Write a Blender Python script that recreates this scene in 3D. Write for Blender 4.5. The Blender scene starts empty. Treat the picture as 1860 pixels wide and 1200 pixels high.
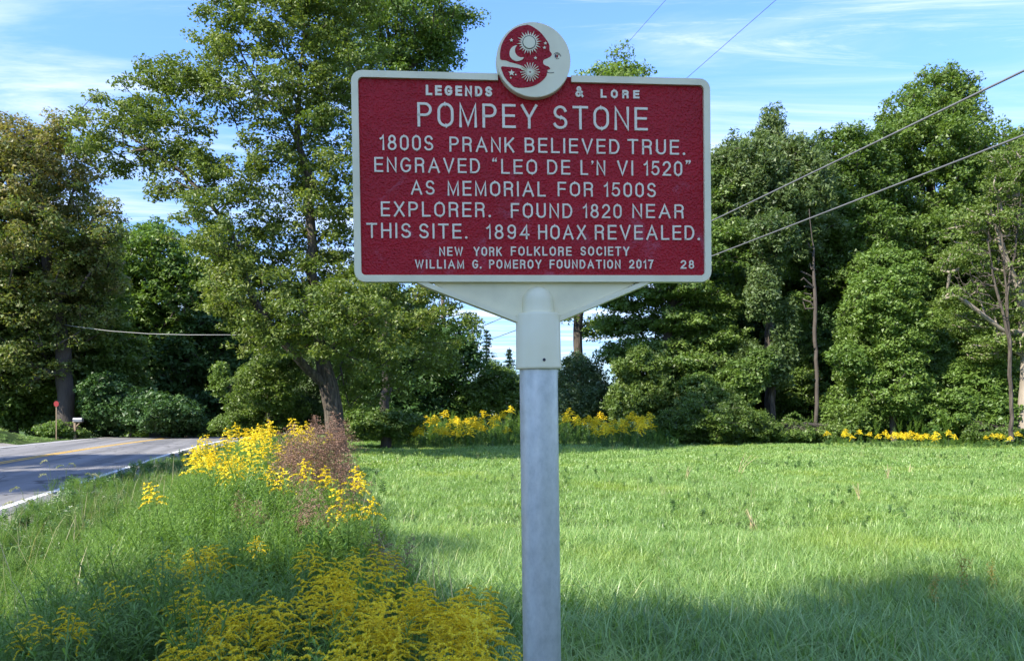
import bpy, math, random
import numpy as np
from mathutils import Vector, Matrix, Euler
PI = math.pi
scene = bpy.context.scene
col = scene.collection

# ------------------------------------------------------------------ camera
F = 1460.0                      # focal length in photo pixels (photo 1860 x 1200), horizon on row 750
EYE = 1.55
cam_d = bpy.data.cameras.new('camera'); cam = bpy.data.objects.new('camera', cam_d); col.objects.link(cam)
cam.location = (0, 0, EYE); cam.rotation_euler = (PI/2, 0, 0)
cam_d.sensor_fit = 'HORIZONTAL'; cam_d.sensor_width = 36; cam_d.lens = F/1860*36
cam_d.shift_y = 150/1860; cam_d.clip_start = .05; cam_d.clip_end = 3000
scene.camera = cam

# ------------------------------------------------------------------ world, sun, exposure
SUN_AZ = Vector((-.81, -.59)).normalized(); SUN_EL = math.radians(38)
SUN_DIR = Vector((SUN_AZ.x*math.cos(SUN_EL), SUN_AZ.y*math.cos(SUN_EL), math.sin(SUN_EL)))
SKY_STRENGTH = .145
w = bpy.data.worlds.new('World'); scene.world = w; w.use_nodes = True
nt = w.node_tree; nt.nodes.clear()
def N(nt, t, **k):
    n = nt.nodes.new(t)
    for a, b in k.items():
        if a.startswith('i_'): n.inputs[a[2:].replace('_', ' ')].default_value = b
        elif a == 'inp':
            for q, v in b.items(): n.inputs[q].default_value = v
        else: setattr(n, a, b)
    return n
L = lambda nt, a, b: nt.links.new(a, b)
sky = N(nt, 'ShaderNodeTexSky', sky_type='NISHITA', sun_disc=False, sun_elevation=SUN_EL,
        sun_rotation=math.atan2(SUN_AZ.x, SUN_AZ.y), air_density=1.0, dust_density=.0, ozone_density=2.2, altitude=300)
tc = N(nt, 'ShaderNodeTexCoord')
sep = N(nt, 'ShaderNodeSeparateXYZ'); L(nt, tc.outputs['Generated'], sep.inputs[0])
zz = N(nt, 'ShaderNodeMath', operation='MAXIMUM', inp={1: .06}); L(nt, sep.outputs[2], zz.inputs[0])
dx = N(nt, 'ShaderNodeMath', operation='DIVIDE'); L(nt, sep.outputs[0], dx.inputs[0]); L(nt, zz.outputs[0], dx.inputs[1])
dy = N(nt, 'ShaderNodeMath', operation='DIVIDE'); L(nt, sep.outputs[1], dy.inputs[0]); L(nt, zz.outputs[0], dy.inputs[1])
cb = N(nt, 'ShaderNodeCombineXYZ'); L(nt, dx.outputs[0], cb.inputs[0]); L(nt, dy.outputs[0], cb.inputs[1])
def cloud(scale, rot, stretch, lo, hi, off, dist=1.2, rough=.62):
    mp = N(nt, 'ShaderNodeMapping', inp={'Rotation': (0, 0, rot), 'Scale': (scale*stretch, scale, 1), 'Location': off})
    L(nt, cb.outputs[0], mp.inputs[0])
    nz = N(nt, 'ShaderNodeTexNoise', inp={'Scale': 1.0, 'Detail': 9.0, 'Roughness': rough, 'Distortion': dist}); L(nt, mp.outputs[0], nz.inputs[0])
    mr = N(nt, 'ShaderNodeMapRange', interpolation_type='SMOOTHSTEP', inp={'From Min': lo, 'From Max': hi}); L(nt, nz.outputs[0], mr.inputs[0])
    return mr.outputs[0]
c1 = cloud(1.1, .5, .30, .40, .76, (3.1, 1.7, 0))
c2 = cloud(2.0, -.25, .20, .47, .80, (7.4, 2.2, 0), 1.8, .7)
mx = N(nt, 'ShaderNodeMath', operation='MAXIMUM'); L(nt, c1, mx.inputs[0]); L(nt, c2, mx.inputs[1])
ms = N(nt, 'ShaderNodeMath', operation='MULTIPLY', inp={1: .75}); L(nt, mx.outputs[0], ms.inputs[0]); ms.inputs[1].default_value = .68
mixc = N(nt, 'ShaderNodeMix', data_type='RGBA'); L(nt, ms.outputs[0], mixc.inputs[0])
tint = N(nt, 'ShaderNodeMix', data_type='RGBA', blend_type='MULTIPLY'); tint.inputs[0].default_value = 1
L(nt, sky.outputs[0], tint.inputs[6]); el = N(nt, 'ShaderNodeMapRange', interpolation_type='SMOOTHSTEP', inp={'From Min': -.02, 'From Max': .45, 'To Min': .40, 'To Max': 1.0}); L(nt, sep.outputs[2], el.inputs[0]); ev = N(nt, 'ShaderNodeVectorMath', operation='SCALE'); ev.inputs[0].default_value = (.48, .61, .86); L(nt, el.outputs[0], ev.inputs['Scale']); L(nt, ev.outputs[0], tint.inputs[7])
L(nt, tint.outputs[2], mixc.inputs[6]); mixc.inputs[7].default_value = (2.9, 2.95, 2.95, 1)
bg = N(nt, 'ShaderNodeBackground', i_Strength=SKY_STRENGTH); L(nt, mixc.outputs[2], bg.inputs[0])
wo = N(nt, 'ShaderNodeOutputWorld'); L(nt, bg.outputs[0], wo.inputs[0])
sd = bpy.data.lights.new('sun', 'SUN'); sd.energy = 2.8; sd.angle = math.radians(.5); sd.color = (1, .93, .80)
sun = bpy.data.objects.new('sun', sd); col.objects.link(sun); sun.rotation_euler = SUN_DIR.to_track_quat('Z', 'Y').to_euler()
scene.view_settings.view_transform = 'Standard'; scene.view_settings.look = 'None'
scene.view_settings.gamma = 1; scene.view_settings.use_curve_mapping = False
scene.view_settings.exposure = 1.92
scene.cycles.max_bounces = 6; scene.cycles.diffuse_bounces = 3; scene.cycles.transmission_bounces = 4
scene.cycles.transparent_max_bounces = 4; scene.cycles.sample_clamp_indirect = 6

# ------------------------------------------------------------------ helpers
rng = np.random.default_rng(7)
def at(px, py, d): return np.array([(px-930)/F*d, d, EYE+(750-py)/F*d])
def curve(y): return .0025*np.clip(np.asarray(y, float)-28, 0, 45)**2+.012*np.clip(np.asarray(y, float)-50, 0, 30)**2
def sroad(x, y): return (x+8.2)*.965+(y-13)*.26-curve(y)          # metres to the field side of the near road edge
def sst(x, a, b):
    t = np.clip((x-a)/(b-a), 0, 1); return t*t*(3-2*t)
def gz(x, y):
    x = np.asarray(x, float); y = np.asarray(y, float); s = sroad(x, y)
    z = -sst(y, 50, 95)*3.2
    z = z + .75*sst(s, -9.0, -10.6)*(1-sst(y, 40, 48))*(1+.15*np.sin(x*1.3+y*.9))
    z = z + .14*sst(s, 2.0, 3.5)*(1-sst(s, 4.5, 7))+.06*np.sin(x*.5+1)*np.sin(y*.4)*sst(s, 1, 3)
    return z
def tag(o, label=None, cat=None, group=None, kind=None):
    if label: o['label'] = label
    if cat: o['category'] = cat
    if group: o['group'] = group
    if kind: o['kind'] = kind
    return o
def empty(name, loc, label, cat, group=None, rot=(0, 0, 0)):
    o = bpy.data.objects.new(name, None); col.objects.link(o); o.location = loc; o.rotation_euler = rot
    o.empty_display_size = .1
    return tag(o, label, cat, group)
def mesh(name, V, Fc, mat=None, smooth=False, tint=None):
    """V (n,3); Fc (m,k) array or list of arrays"""
    me = bpy.data.meshes.new(name)
    fl = [np.asarray(f, np.int32) for f in (Fc if isinstance(Fc, list) else [Fc]) if len(f)]
    V = np.asarray(V, np.float32)
    me.vertices.add(len(V)); me.vertices.foreach_set('co', V.ravel())
    tot = np.concatenate([np.full(len(f), f.shape[1], np.int32) for f in fl])
    me.loops.add(int(tot.sum())); me.loops.foreach_set('vertex_index', np.concatenate([f.ravel() for f in fl]))
    me.polygons.add(len(tot)); me.polygons.foreach_set('loop_start', np.concatenate([[0], np.cumsum(tot)[:-1]]).astype(np.int32))
    try: me.polygons.foreach_set('loop_total', tot)
    except Exception: pass
    me.polygons.foreach_set('use_smooth', np.full(len(tot), smooth))
    if tint is not None:
        a = me.attributes.new('tint', 'FLOAT', 'FACE'); a.data.foreach_set('value', np.asarray(tint, np.float32))
    me.update(calc_edges=True)
    if mat: me.materials.append(mat)
    return me
def link(name, me, parent=None, loc=None):
    o = bpy.data.objects.new(name, me); col.objects.link(o)
    if parent: o.parent = parent
    if loc is not None: o.location = loc
    return o
class MB:
    def __init__(s): s.v = []; s.f = {}; s.n = 0
    def add(s, V, Fc):
        V = np.asarray(V, float); Fc = np.asarray(Fc, int)
        s.v.append(V); s.f.setdefault(Fc.shape[1], []).append(Fc+s.n); s.n += len(V)
    def box(s, c, size, R=None):
        g = np.array([[x, y, z] for x in (-.5, .5) for y in (-.5, .5) for z in (-.5, .5)])*np.array(size)
        if R is not None: g = g@np.asarray(R).T
        s.add(g+np.array(c), [[0, 1, 3, 2], [4, 6, 7, 5], [0, 4, 5, 1], [2, 3, 7, 6], [0, 2, 6, 4], [1, 5, 7, 3]])
    def build(s, name, mat=None, smooth=False):
        return mesh(name, np.concatenate(s.v), [np.concatenate(x) for x in s.f.values()], mat, smooth)
def tube(P, r, n=8, caps=True):
    P = np.asarray(P, float); r = np.broadcast_to(r, (len(P),)).astype(float)
    D = np.gradient(P, axis=0); D /= np.linalg.norm(D, axis=1)[:, None]+1e-9
    ref = np.array([.31, .93, .17]) if abs(D[:, 2]).mean() > .7 else np.array([.1, .05, 1.])
    U = np.cross(D, ref); U /= np.linalg.norm(U, axis=1)[:, None]; W = np.cross(D, U)
    a = np.arange(n)*2*PI/n
    V = P[:, None]+r[:, None, None]*(U[:, None]*np.cos(a)[None, :, None]+W[:, None]*np.sin(a)[None, :, None])
    i = np.arange(len(P)-1)[:, None]*n; j = np.arange(n)[None]; k = (j+1) % n
    Fq = np.stack([i+j, i+k, i+n+k, i+n+j], -1).reshape(-1, 4)
    return V.reshape(-1, 3), Fq
def lathe(prof, n=32, c=(0, 0, 0)):
    prof = np.array(prof, float); a = np.arange(n)*2*PI/n
    V = np.stack([prof[:, 0][:, None]*np.cos(a), prof[:, 0][:, None]*np.sin(a), np.broadcast_to(prof[:, 1][:, None], (len(prof), n))], -1).reshape(-1, 3)+np.array(c)
    i = np.arange(len(prof)-1)[:, None]*n; j = np.arange(n)[None]; k = (j+1) % n
    return V, np.stack([i+j, i+k, i+n+k, i+n+j], -1).reshape(-1, 4)

# ------------------------------------------------------------------ materials
def newmat(name):
    m = bpy.data.materials.new(name); m.use_nodes = True; m.node_tree.nodes.clear(); return m, m.node_tree
def ramp(nt, src, stops):
    r = N(nt, 'ShaderNodeValToRGB'); e = r.color_ramp.elements
    while len(e) < len(stops): e.new(.5)
    for k, (p, c) in enumerate(stops): e[k].position = p; e[k].color = (*c, 1)
    L(nt, src, r.inputs[0]); return r.outputs[0]
def noise(nt, scale, vec=None, detail=4, rough=.55, dist=0):
    n = N(nt, 'ShaderNodeTexNoise', inp={'Scale': scale, 'Detail': detail, 'Roughness': rough, 'Distortion': dist})
    if vec is not None: L(nt, vec, n.inputs[0])
    return n.outputs[0]
def objco(nt, scale=(1, 1, 1)):
    t = N(nt, 'ShaderNodeTexCoord'); m = N(nt, 'ShaderNodeMapping', inp={'Scale': scale}); L(nt, t.outputs['Object'], m.inputs[0]); return m.outputs[0]
def solid(name, stops, rough=.6, metal=0, nscale=8, stretch=(1, 1, 1), bump=0, bscale=None, bdist=.01, spec=.5, detail=5):
    m, nt = newmat(name); v = objco(nt, stretch)
    b = N(nt, 'ShaderNodeBsdfPrincipled', inp={'Roughness': rough, 'Metallic': metal, 'Specular IOR Level': spec})
    L(nt, ramp(nt, noise(nt, nscale, v, detail), stops), b.inputs['Base Color'])
    if bump:
        bp = N(nt, 'ShaderNodeBump', inp={'Strength': bump, 'Distance': bdist}); L(nt, noise(nt, bscale or nscale*4, v, 5), bp.inputs['Height']); L(nt, bp.outputs[0], b.inputs['Normal'])
    o = N(nt, 'ShaderNodeOutputMaterial'); L(nt, b.outputs[0], o.inputs[0]); return m
def leafmat(name, stops, transl=.38, gloss=.03, rough=.5, objvar=.25, patch=None, attr=True, tcol=(1.25, 1.3, .6)):
    """diffuse + translucent + a little gloss; colour by the per-leaf tint and per-object random"""
    m, nt = newmat(name)
    oi = N(nt, 'ShaderNodeObjectInfo')
    if attr:
        at_ = N(nt, 'ShaderNodeAttribute', attribute_name='tint'); f = at_.outputs['Fac']
    else: f = oi.outputs['Random']
    mul = N(nt, 'ShaderNodeMath', operation='MULTIPLY_ADD', inp={1: 1-objvar, 2: 0}); L(nt, f, mul.inputs[0])
    ad = N(nt, 'ShaderNodeMath', operation='MULTIPLY_ADD', inp={1: objvar}); L(nt, oi.outputs['Random'], ad.inputs[0]); L(nt, mul.outputs[0], ad.inputs[2])
    c = ramp(nt, ad.outputs[0], stops)
    if patch:
        nz = noise(nt, patch[0], oi.outputs['Location'], 4, .6)
        mr = N(nt, 'ShaderNodeMapRange', interpolation_type='SMOOTHSTEP', inp={'From Min': patch[2], 'From Max': patch[3]}); L(nt, nz, mr.inputs[0])
        mm = N(nt, 'ShaderNodeMix', data_type='RGBA'); L(nt, mr.outputs[0], mm.inputs[0]); L(nt, c, mm.inputs[6]); mm.inputs[7].default_value = (*patch[1], 1); c = mm.outputs[2]
    d = N(nt, 'ShaderNodeBsdfDiffuse'); L(nt, c, d.inputs[0])
    tr = N(nt, 'ShaderNodeBsdfTranslucent')
    tm = N(nt, 'ShaderNodeMix', data_type='RGBA', blend_type='MULTIPLY'); tm.inputs[0].default_value = 1; L(nt, c, tm.inputs[6]); tm.inputs[7].default_value = (*tcol, 1); L(nt, tm.outputs[2], tr.inputs[0])
    g = N(nt, 'ShaderNodeBsdfGlossy', inp={'Roughness': rough, 'Color': (1, 1, 1, 1)})
    a = N(nt, 'ShaderNodeMixShader', inp={0: transl}); L(nt, d.outputs[0], a.inputs[1]); L(nt, tr.outputs[0], a.inputs[2])
    b = N(nt, 'ShaderNodeMixShader', inp={0: gloss}); L(nt, a.outputs[0], b.inputs[1]); L(nt, g.outputs[0], b.inputs[2])
    o = N(nt, 'ShaderNodeOutputMaterial'); L(nt, b.outputs[0], o.inputs[0]); return m

M = {}
M['leaf_mid'] = leafmat('leaf_mid', [(0, (.065, .115, .022)), (.5, (.125, .205, .036)), (1, (.22, .30, .070))])
M['leaf_maple'] = leafmat('leaf_maple', [(0, (.068, .115, .020)), (.5, (.135, .195, .034)), (.9, (.23, .275, .06)), (1, (.28, .21, .07))])
M['leaf_bright'] = leafmat('leaf_bright', [(0, (.070, .140, .026)), (.5, (.135, .225, .040)), (1, (.215, .310, .070))])
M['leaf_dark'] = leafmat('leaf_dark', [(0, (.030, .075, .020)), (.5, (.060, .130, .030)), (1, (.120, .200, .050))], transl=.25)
M['leaf_rust'] = leafmat('leaf_rust', [(0, (.070, .12, .022)), (.4, (.14, .19, .040)), (.7, (.25, .22, .075)), (1, (.34, .22, .10))])
M['leaf_willow'] = leafmat('leaf_willow', [(0, (.06, .11, .035)), (.5, (.13, .19, .06)), (1, (.21, .26, .10))])
M['leaf_grey'] = leafmat('leaf_grey', [(0, (.06, .11, .04)), (.5, (.11, .17, .065)), (1, (.18, .25, .11))])
M['leaf_locust'] = leafmat('leaf_locust', [(0, (.075, .13, .022)), (.5, (.13, .20, .035)), (1, (.20, .26, .06))])
M['needle'] = leafmat('needle', [(0, (.012, .035, .018)), (1, (.03, .07, .035))], transl=.08)
M['bark'] = solid('bark', [(.3, (.022, .018, .014)), (.5, (.075, .060, .046)), (.7, (.155, .13, .10))], .9, 0, 3.2, (4, 4, .5), 1, 3.2, .09)
M['bark_pale'] = solid('bark_pale', [(0, (.16, .13, .10)), (1, (.42, .36, .29))], .9, 0, 3, (3, 3, .5), .8, 7, .04)
M['bark_dark'] = solid('bark_dark', [(0, (.035, .03, .025)), (1, (.11, .09, .075))], .9, 0, 3, (3, 3, .5), .8, 7, .04)
# ------------------------------------------------------------------ ground and road
def axis_steps(fine0, fine1, step, far0, far1):
    a = list(np.arange(fine0, fine1+1e-6, step)); k = step
    while a[-1] < far1: k *= 1.35; a.append(a[-1]+k)
    k = step
    while a[0] > far0: k *= 1.35; a.insert(0, a[0]-k)
    return np.array(a)
gx = axis_steps(-42, 42, .6, -900, 900); gy = axis_steps(-20, 72, .6, -300, 1600)
X, Y = np.meshgrid(gx, gy); Z = gz(X, Y)+.025*np.sin(X*2.1+np.sin(Y*1.7))*sst(sroad(X, Y), .6, 2)
nx = len(gx); ii = (np.arange(len(gy)-1)[:, None]*nx+np.arange(nx-1)[None]).ravel()
m, nt = newmat('ground_soil')
v = objco(nt)
base = ramp(nt, noise(nt, 1.5, v, 8, .7), [(.25, (.035, .055, .016)), (.5, (.065, .105, .028)), (.75, (.11, .14, .045))])
b = N(nt, 'ShaderNodeBsdfPrincipled', inp={'Roughness': .95, 'Specular IOR Level': .1}); L(nt, base, b.inputs['Base Color'])
bp = N(nt, 'ShaderNodeBump', inp={'Strength': 1, 'Distance': .08}); L(nt, noise(nt, 9, v, 8, .75), bp.inputs['Height']); L(nt, bp.outputs[0], b.inputs['Normal'])
o_ = N(nt, 'ShaderNodeOutputMaterial'); L(nt, b.outputs[0], o_.inputs[0]); M['ground'] = m
go = link('ground', mesh('ground', np.stack([X.ravel(), Y.ravel(), Z.ravel()], 1), np.stack([ii, ii+1, ii+nx+1, ii+nx], 1), M['ground'], True)); tag(go, kind='structure')

RD = np.array([-.26, .965]); RD /= np.linalg.norm(RD); RN = np.array([RD[1], -RD[0]]); R0 = np.array([-8.2, 13.])
def road_xy(s, t): return R0+np.outer(t, RD)+np.outer(np.ones_like(t)*s+curve(13+t*.965), RN)
def strip(name, s0, s1, t0, t1, lift, mat, parent=None, dash=None):
    t = np.arange(t0, t1, 1.); ns = max(2, int((s1-s0)/1.5)+2); ss = np.linspace(s0, s1, ns); V = []
    for s in ss:
        p = road_xy(s, t); jit = 0
        if name == 'road' and s in (s0, s1): jit = (.07*np.sin(t*1.7)+.05*np.sin(t*4.1))*(1 if s == s1 else -1); p = p+np.outer(jit, RN)
        V.append(np.column_stack([p, gz(p[:, 0], p[:, 1])+lift]))
    V = np.concatenate(V); n = len(t); i = (np.arange(ns-1)[:, None]*n+np.arange(n-1)[None]).ravel()
    return link(name, mesh(name, V, np.stack([i, i+n, i+n+1, i+1], 1), mat, True), parent)
m, nt = newmat('asphalt')
t_ = N(nt, 'ShaderNodeTexCoord'); mp = N(nt, 'ShaderNodeMapping', inp={'Rotation': (0, 0, -math.atan2(.26, .965))}); L(nt, t_.outputs['Object'], mp.inputs[0])
mp2 = N(nt, 'ShaderNodeMapping', inp={'Scale': (1.1, .04, 1)}); L(nt, mp.outputs[0], mp2.inputs[0])
st = noise(nt, 1.4, mp2.outputs[0], 3, .5); fine = noise(nt, 55, t_.outputs['Object'], 3, .7)
ad = N(nt, 'ShaderNodeMath', operation='MULTIPLY_ADD', inp={1: .35}); L(nt, fine, ad.inputs[0]); L(nt, st, ad.inputs[2])
b = N(nt, 'ShaderNodeBsdfPrincipled', inp={'Roughness': .85, 'Specular IOR Level': .3}); cv = N(nt, 'ShaderNodeTexVoronoi', feature='DISTANCE_TO_EDGE', inp={'Scale': .33})
cn = N(nt, 'ShaderNodeTexNoise', inp={'Scale': 1.3, 'Detail': 6.}); L(nt, t_.outputs['Object'], cn.inputs[0])
cm = N(nt, 'ShaderNodeVectorMath', operation='MULTIPLY_ADD'); cm.inputs[1].default_value = (1.6, 1.6, 0); L(nt, cn.outputs['Color'], cm.inputs[0]); L(nt, t_.outputs['Object'], cm.inputs[2]); L(nt, cm.outputs[0], cv.inputs['Vector'])
ck = N(nt, 'ShaderNodeMapRange', inp={'From Min': .004, 'From Max': .012, 'To Min': .75, 'To Max': 0.}); L(nt, cv.outputs['Distance'], ck.inputs[0])
am = N(nt, 'ShaderNodeMix', data_type='RGBA'); L(nt, ck.outputs[0], am.inputs[0]); L(nt, ramp(nt, ad.outputs[0], [(.45, (.12, .12, .122)), (.85, (.26, .252, .248))]), am.inputs[6]); am.inputs[7].default_value = (.035, .035, .037, 1)
L(nt, am.outputs[2], b.inputs['Base Color'])
bp = N(nt, 'ShaderNodeBump', inp={'Strength': .5, 'Distance': .01}); L(nt, fine, bp.inputs['Height']); L(nt, bp.outputs[0], b.inputs['Normal'])
o_ = N(nt, 'ShaderNodeOutputMaterial'); L(nt, b.outputs[0], o_.inputs[0]); M['asphalt'] = m
M['white_line'] = solid('white_line', [(.3, (.45, .46, .45)), (.5, (.80, .80, .78))], .7, 0, 3)
M['yellow_line'] = solid('yellow_line', [(.3, (.50, .30, .05)), (.5, (.75, .45, .06))], .7, 0, 3)
road = tag(strip('road', -8.75, .42, -45, 95, .03, M['asphalt']), kind='structure')
strip('edge_line', -.08, .08, -44, 94, .036, M['white_line'], road)
strip('edge_line', -8.38, -8.22, -44, 94, .036, M['white_line'], road)
for s in (-4.27, -4.03): strip('centre_line', s-.06, s+.06, -44, 94, .036, M['yellow_line'], road)
M['gravel'] = solid('gravel', [(.3, (.16, .14, .12)), (.6, (.36, .33, .29))], .95, 0, 14, (1, 1, 1), 1, 40, .02)
tag(strip('gravel_shoulder', .30, 1.0, -44, 94, .018, M['gravel']), kind='structure')
p = np.array([[-8.6, 37.5], [-8.6, 41.5], [-15, 44], [-15, 40.5]])
q = np.array([road_xy(a, np.array([b-13.]))[0] for a, b in p]); gq = []
for u in np.linspace(0, 1, 8):
    for k in np.linspace(0, 1, 5):
        P = (q[0]*(1-k)+q[1]*k)*(1-u)+(q[3]*(1-k)+q[2]*k)*u; gq.append([P[0], P[1], gz(P[0], P[1])+.028])
i = (np.arange(7)[:, None]*5+np.arange(4)[None]).ravel()
tag(link('driveway', mesh('driveway', gq, np.stack([i, i+5, i+6, i+1], 1), M['gravel'])), kind='structure')

# ------------------------------------------------------------------ the roadside marker
YAW, PIT, ROL = 0.09587, 0.02333, -0.015296
SR = Matrix.Rotation(YAW, 4, 'Z')@Matrix.Rotation(PIT, 4, 'X')@Matrix.Rotation(ROL, 4, 'Y')
SC = Vector((.05245, 1.81478, 2.07773)); SW, SH = .813, .4646
SRn = np.array(SR.to_3x3()); SCn = np.array(SC)
def uv(px, py, yl=0.):
    """photo pixel -> point on the marker's plane y=yl, in the marker's own axes"""
    d = np.array([(px-930)/F, 1., (750-py)/F]); n = SRn[:, 1]; o = np.array([0, 0, EYE])
    t = ((SCn+n*yl-o)@n)/(d@n); P = SRn.T@(o+d*t-SCn); return P[0], P[2]
ub = uv(979.5, 670)[0]; PY = .012                      # post axis in marker axes
ax = SRn[:, 2]; p0 = SCn+SRn@np.array([ub, PY, 0]); Lp = p0[2]/ax[2]; basep = p0-ax*Lp
marker = empty('roadside_marker', Vector(basep), 'maroon roadside marker with raised cream lettering on a round galvanised post', 'sign')
marker.rotation_euler = SR.to_euler()
OFF = np.array([-ub, -PY, Lp])                         # marker axes -> root axes
M['cream'] = solid('cream_paint', [(.25, (.71, .63, .39)), (.5, (.84, .755, .475)), (.8, (.86, .79, .53))], .38, 0, 9, (1, 1, 1), .12, 90, .002)
M['cream_flat'] = solid('cream_lettering', [(.3, (.78, .68, .48)), (.6, (.86, .77, .56))], .5, 0, 25)
# red paint: leathery relief, pale scuffs low on the plate
m, nt = newmat('maroon_paint'); v = objco(nt)
b = N(nt, 'ShaderNodeBsdfPrincipled', inp={'Roughness': .40, 'Specular IOR Level': .30})
basec = ramp(nt, noise(nt, 6, v, 5, .6), [(.3, (.33, .002, .007)), (.7, (.42, .003, .010))])
sp = N(nt, 'ShaderNodeSeparateXYZ'); L(nt, v, sp.inputs[0])
mk = N(nt, 'ShaderNodeMapRange', inp={'From Min': Lp+.10, 'From Max': Lp-.22, 'To Min': .0, 'To Max': .10}); L(nt, sp.outputs[2], mk.inputs[0])
scf = noise(nt, 11, v, 9, .72, .6)
sa = N(nt, 'ShaderNodeMath', operation='ADD'); L(nt, scf, sa.inputs[0]); L(nt, mk.outputs[0], sa.inputs[1])
sm = N(nt, 'ShaderNodeMapRange', interpolation_type='SMOOTHSTEP', inp={'From Min': .60, 'From Max': .82, 'To Max': .42}); L(nt, sa.outputs[0], sm.inputs[0])
mm = N(nt, 'ShaderNodeMix', data_type='RGBA'); L(nt, sm.outputs[0], mm.inputs[0]); L(nt, basec, mm.inputs[6]); mm.inputs[7].default_value = (.50, .20, .26, 1)
L(nt, mm.outputs[2], b.inputs['Base Color'])
vo = N(nt, 'ShaderNodeTexVoronoi', feature='SMOOTH_F1', inp={'Scale': 210., 'Smoothness': .6})
vd = N(nt, 'ShaderNodeVectorMath', operation='MULTIPLY_ADD'); nzc = N(nt, 'ShaderNodeTexNoise', inp={'Scale': 60., 'Detail': 3.})
L(nt, v, nzc.inputs[0]); L(nt, nzc.outputs['Color'], vd.inputs[0]); vd.inputs[1].default_value = (.012, .012, .012); L(nt, v, vd.inputs[2]); L(nt, vd.outputs[0], vo.inputs['Vector'])
bp = N(nt, 'ShaderNodeBump', inp={'Strength': 1.0, 'Distance': .0024}); L(nt, vo.outputs['Distance'], bp.inputs['Height'])
bp2 = N(nt, 'ShaderNodeBump', inp={'Strength': .7, 'Distance': .002}); L(nt, noise(nt, 180, v, 4, .7), bp2.inputs['Height']); L(nt, bp.outputs[0], bp2.inputs['Normal']); L(nt, bp2.outputs[0], b.inputs['Normal'])
o_ = N(nt, 'ShaderNodeOutputMaterial'); L(nt, b.outputs[0], o_.inputs[0]); M['maroon'] = m
# galvanised steel
m, nt = newmat('galvanised'); v = objco(nt, (1, 1, .6))
b = N(nt, 'ShaderNodeBsdfPrincipled', inp={'Metallic': .6, 'Roughness': .42})
L(nt, ramp(nt, noise(nt, 42, v, 8, .75), [(.3, (.46, .49, .46)), (.5, (.58, .60, .57)), (.75, (.70, .72, .68))]), b.inputs['Base Color'])
rr = N(nt, 'ShaderNodeMapRange', inp={'From Min': .3, 'From Max': .7, 'To Min': .34, 'To Max': .55}); L(nt, noise(nt, 12, v, 6, .7), rr.inputs[0]); L(nt, rr.outputs[0], b.inputs['Roughness'])
bp = N(nt, 'ShaderNodeBump', inp={'Strength': .15, 'Distance': .002}); L(nt, noise(nt, 50, v, 4, .7), bp.inputs['Height']); L(nt, bp.outputs[0], b.inputs['Normal'])
o_ = N(nt, 'ShaderNodeOutputMaterial'); L(nt, b.outputs[0], o_.inputs[0]); M['galv'] = m
M['dark_metal'] = solid('dark_metal', [(0, (.03, .03, .035)), (1, (.09, .09, .11))], .5, .6)
M['dark_slit'] = solid('incised_line', [(0, (.05, .045, .04)), (1, (.09, .07, .06))], .8)

def rrect(w, h, r, n=8, cx=0, cz=0):
    out = []
    for sx, sz, a0 in ((1, 1, 0), (-1, 1, PI/2), (-1, -1, PI), (1, -1, 3*PI/2)):
        for k in range(n+1):
            a = a0+k/n*PI/2; out.append((cx+sx*(w/2-r)+r*math.cos(a), cz+sz*(h/2-r)+r*math.sin(a)))
    return np.array(out)
def extrude_poly(P, y0, y1, bev=0.):
    """closed outline in x,z; front face at y0, back at y1 (y1 > y0)"""
    n = len(P); c = P.mean(0); V = []
    d = P-np.roll(P, 1, 0); e = np.roll(P, -1, 0)-P
    nn = np.stack([(d+e)[:, 1], -(d+e)[:, 0]], 1); nn /= np.linalg.norm(nn, axis=1)[:, None]+1e-12
    area = np.sum(P[:, 0]*np.roll(P[:, 1], -1)-np.roll(P[:, 0], -1)*P[:, 1]); 
    if area < 0: nn = -nn
    rings = [(P-nn*bev, y0), (P, y0+bev), (P, y1)] if bev else [(P, y0), (P, y1)]
    V = np.concatenate([np.column_stack([r[:, 0], np.full(n, y), r[:, 1]]) for r, y in rings])
    Q = [[k*n+j, k*n+(j+1) % n, (k+1)*n+(j+1) % n, (k+1)*n+j] for k in range(len(rings)-1) for j in range(n)]
    return V, np.array(Q), [list(range(n)), list(range((len(rings)-1)*n, len(rings)*n))[::-1]]
def poly_obj(name, P, y0, y1, mat, parent, bev=0., label=None):
    V, Q, caps = extrude_poly(np.asarray(P, float), y0, y1, bev)
    me = bpy.data.meshes.new(name); me.from_pydata((V+OFF).tolist(), [], Q.tolist()+caps); me.materials.append(mat); me.update()
    import bmesh as _b
    bm = _b.new(); bm.from_mesh(me); _b.ops.recalc_face_normals(bm, faces=bm.faces); _b.ops.triangulate(bm, faces=[f for f in bm.faces if len(f.verts) > 4]); bm.to_mesh(me); bm.free()
    o = link(name, me, parent)
    if label: o['label'] = label
    return o
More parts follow.
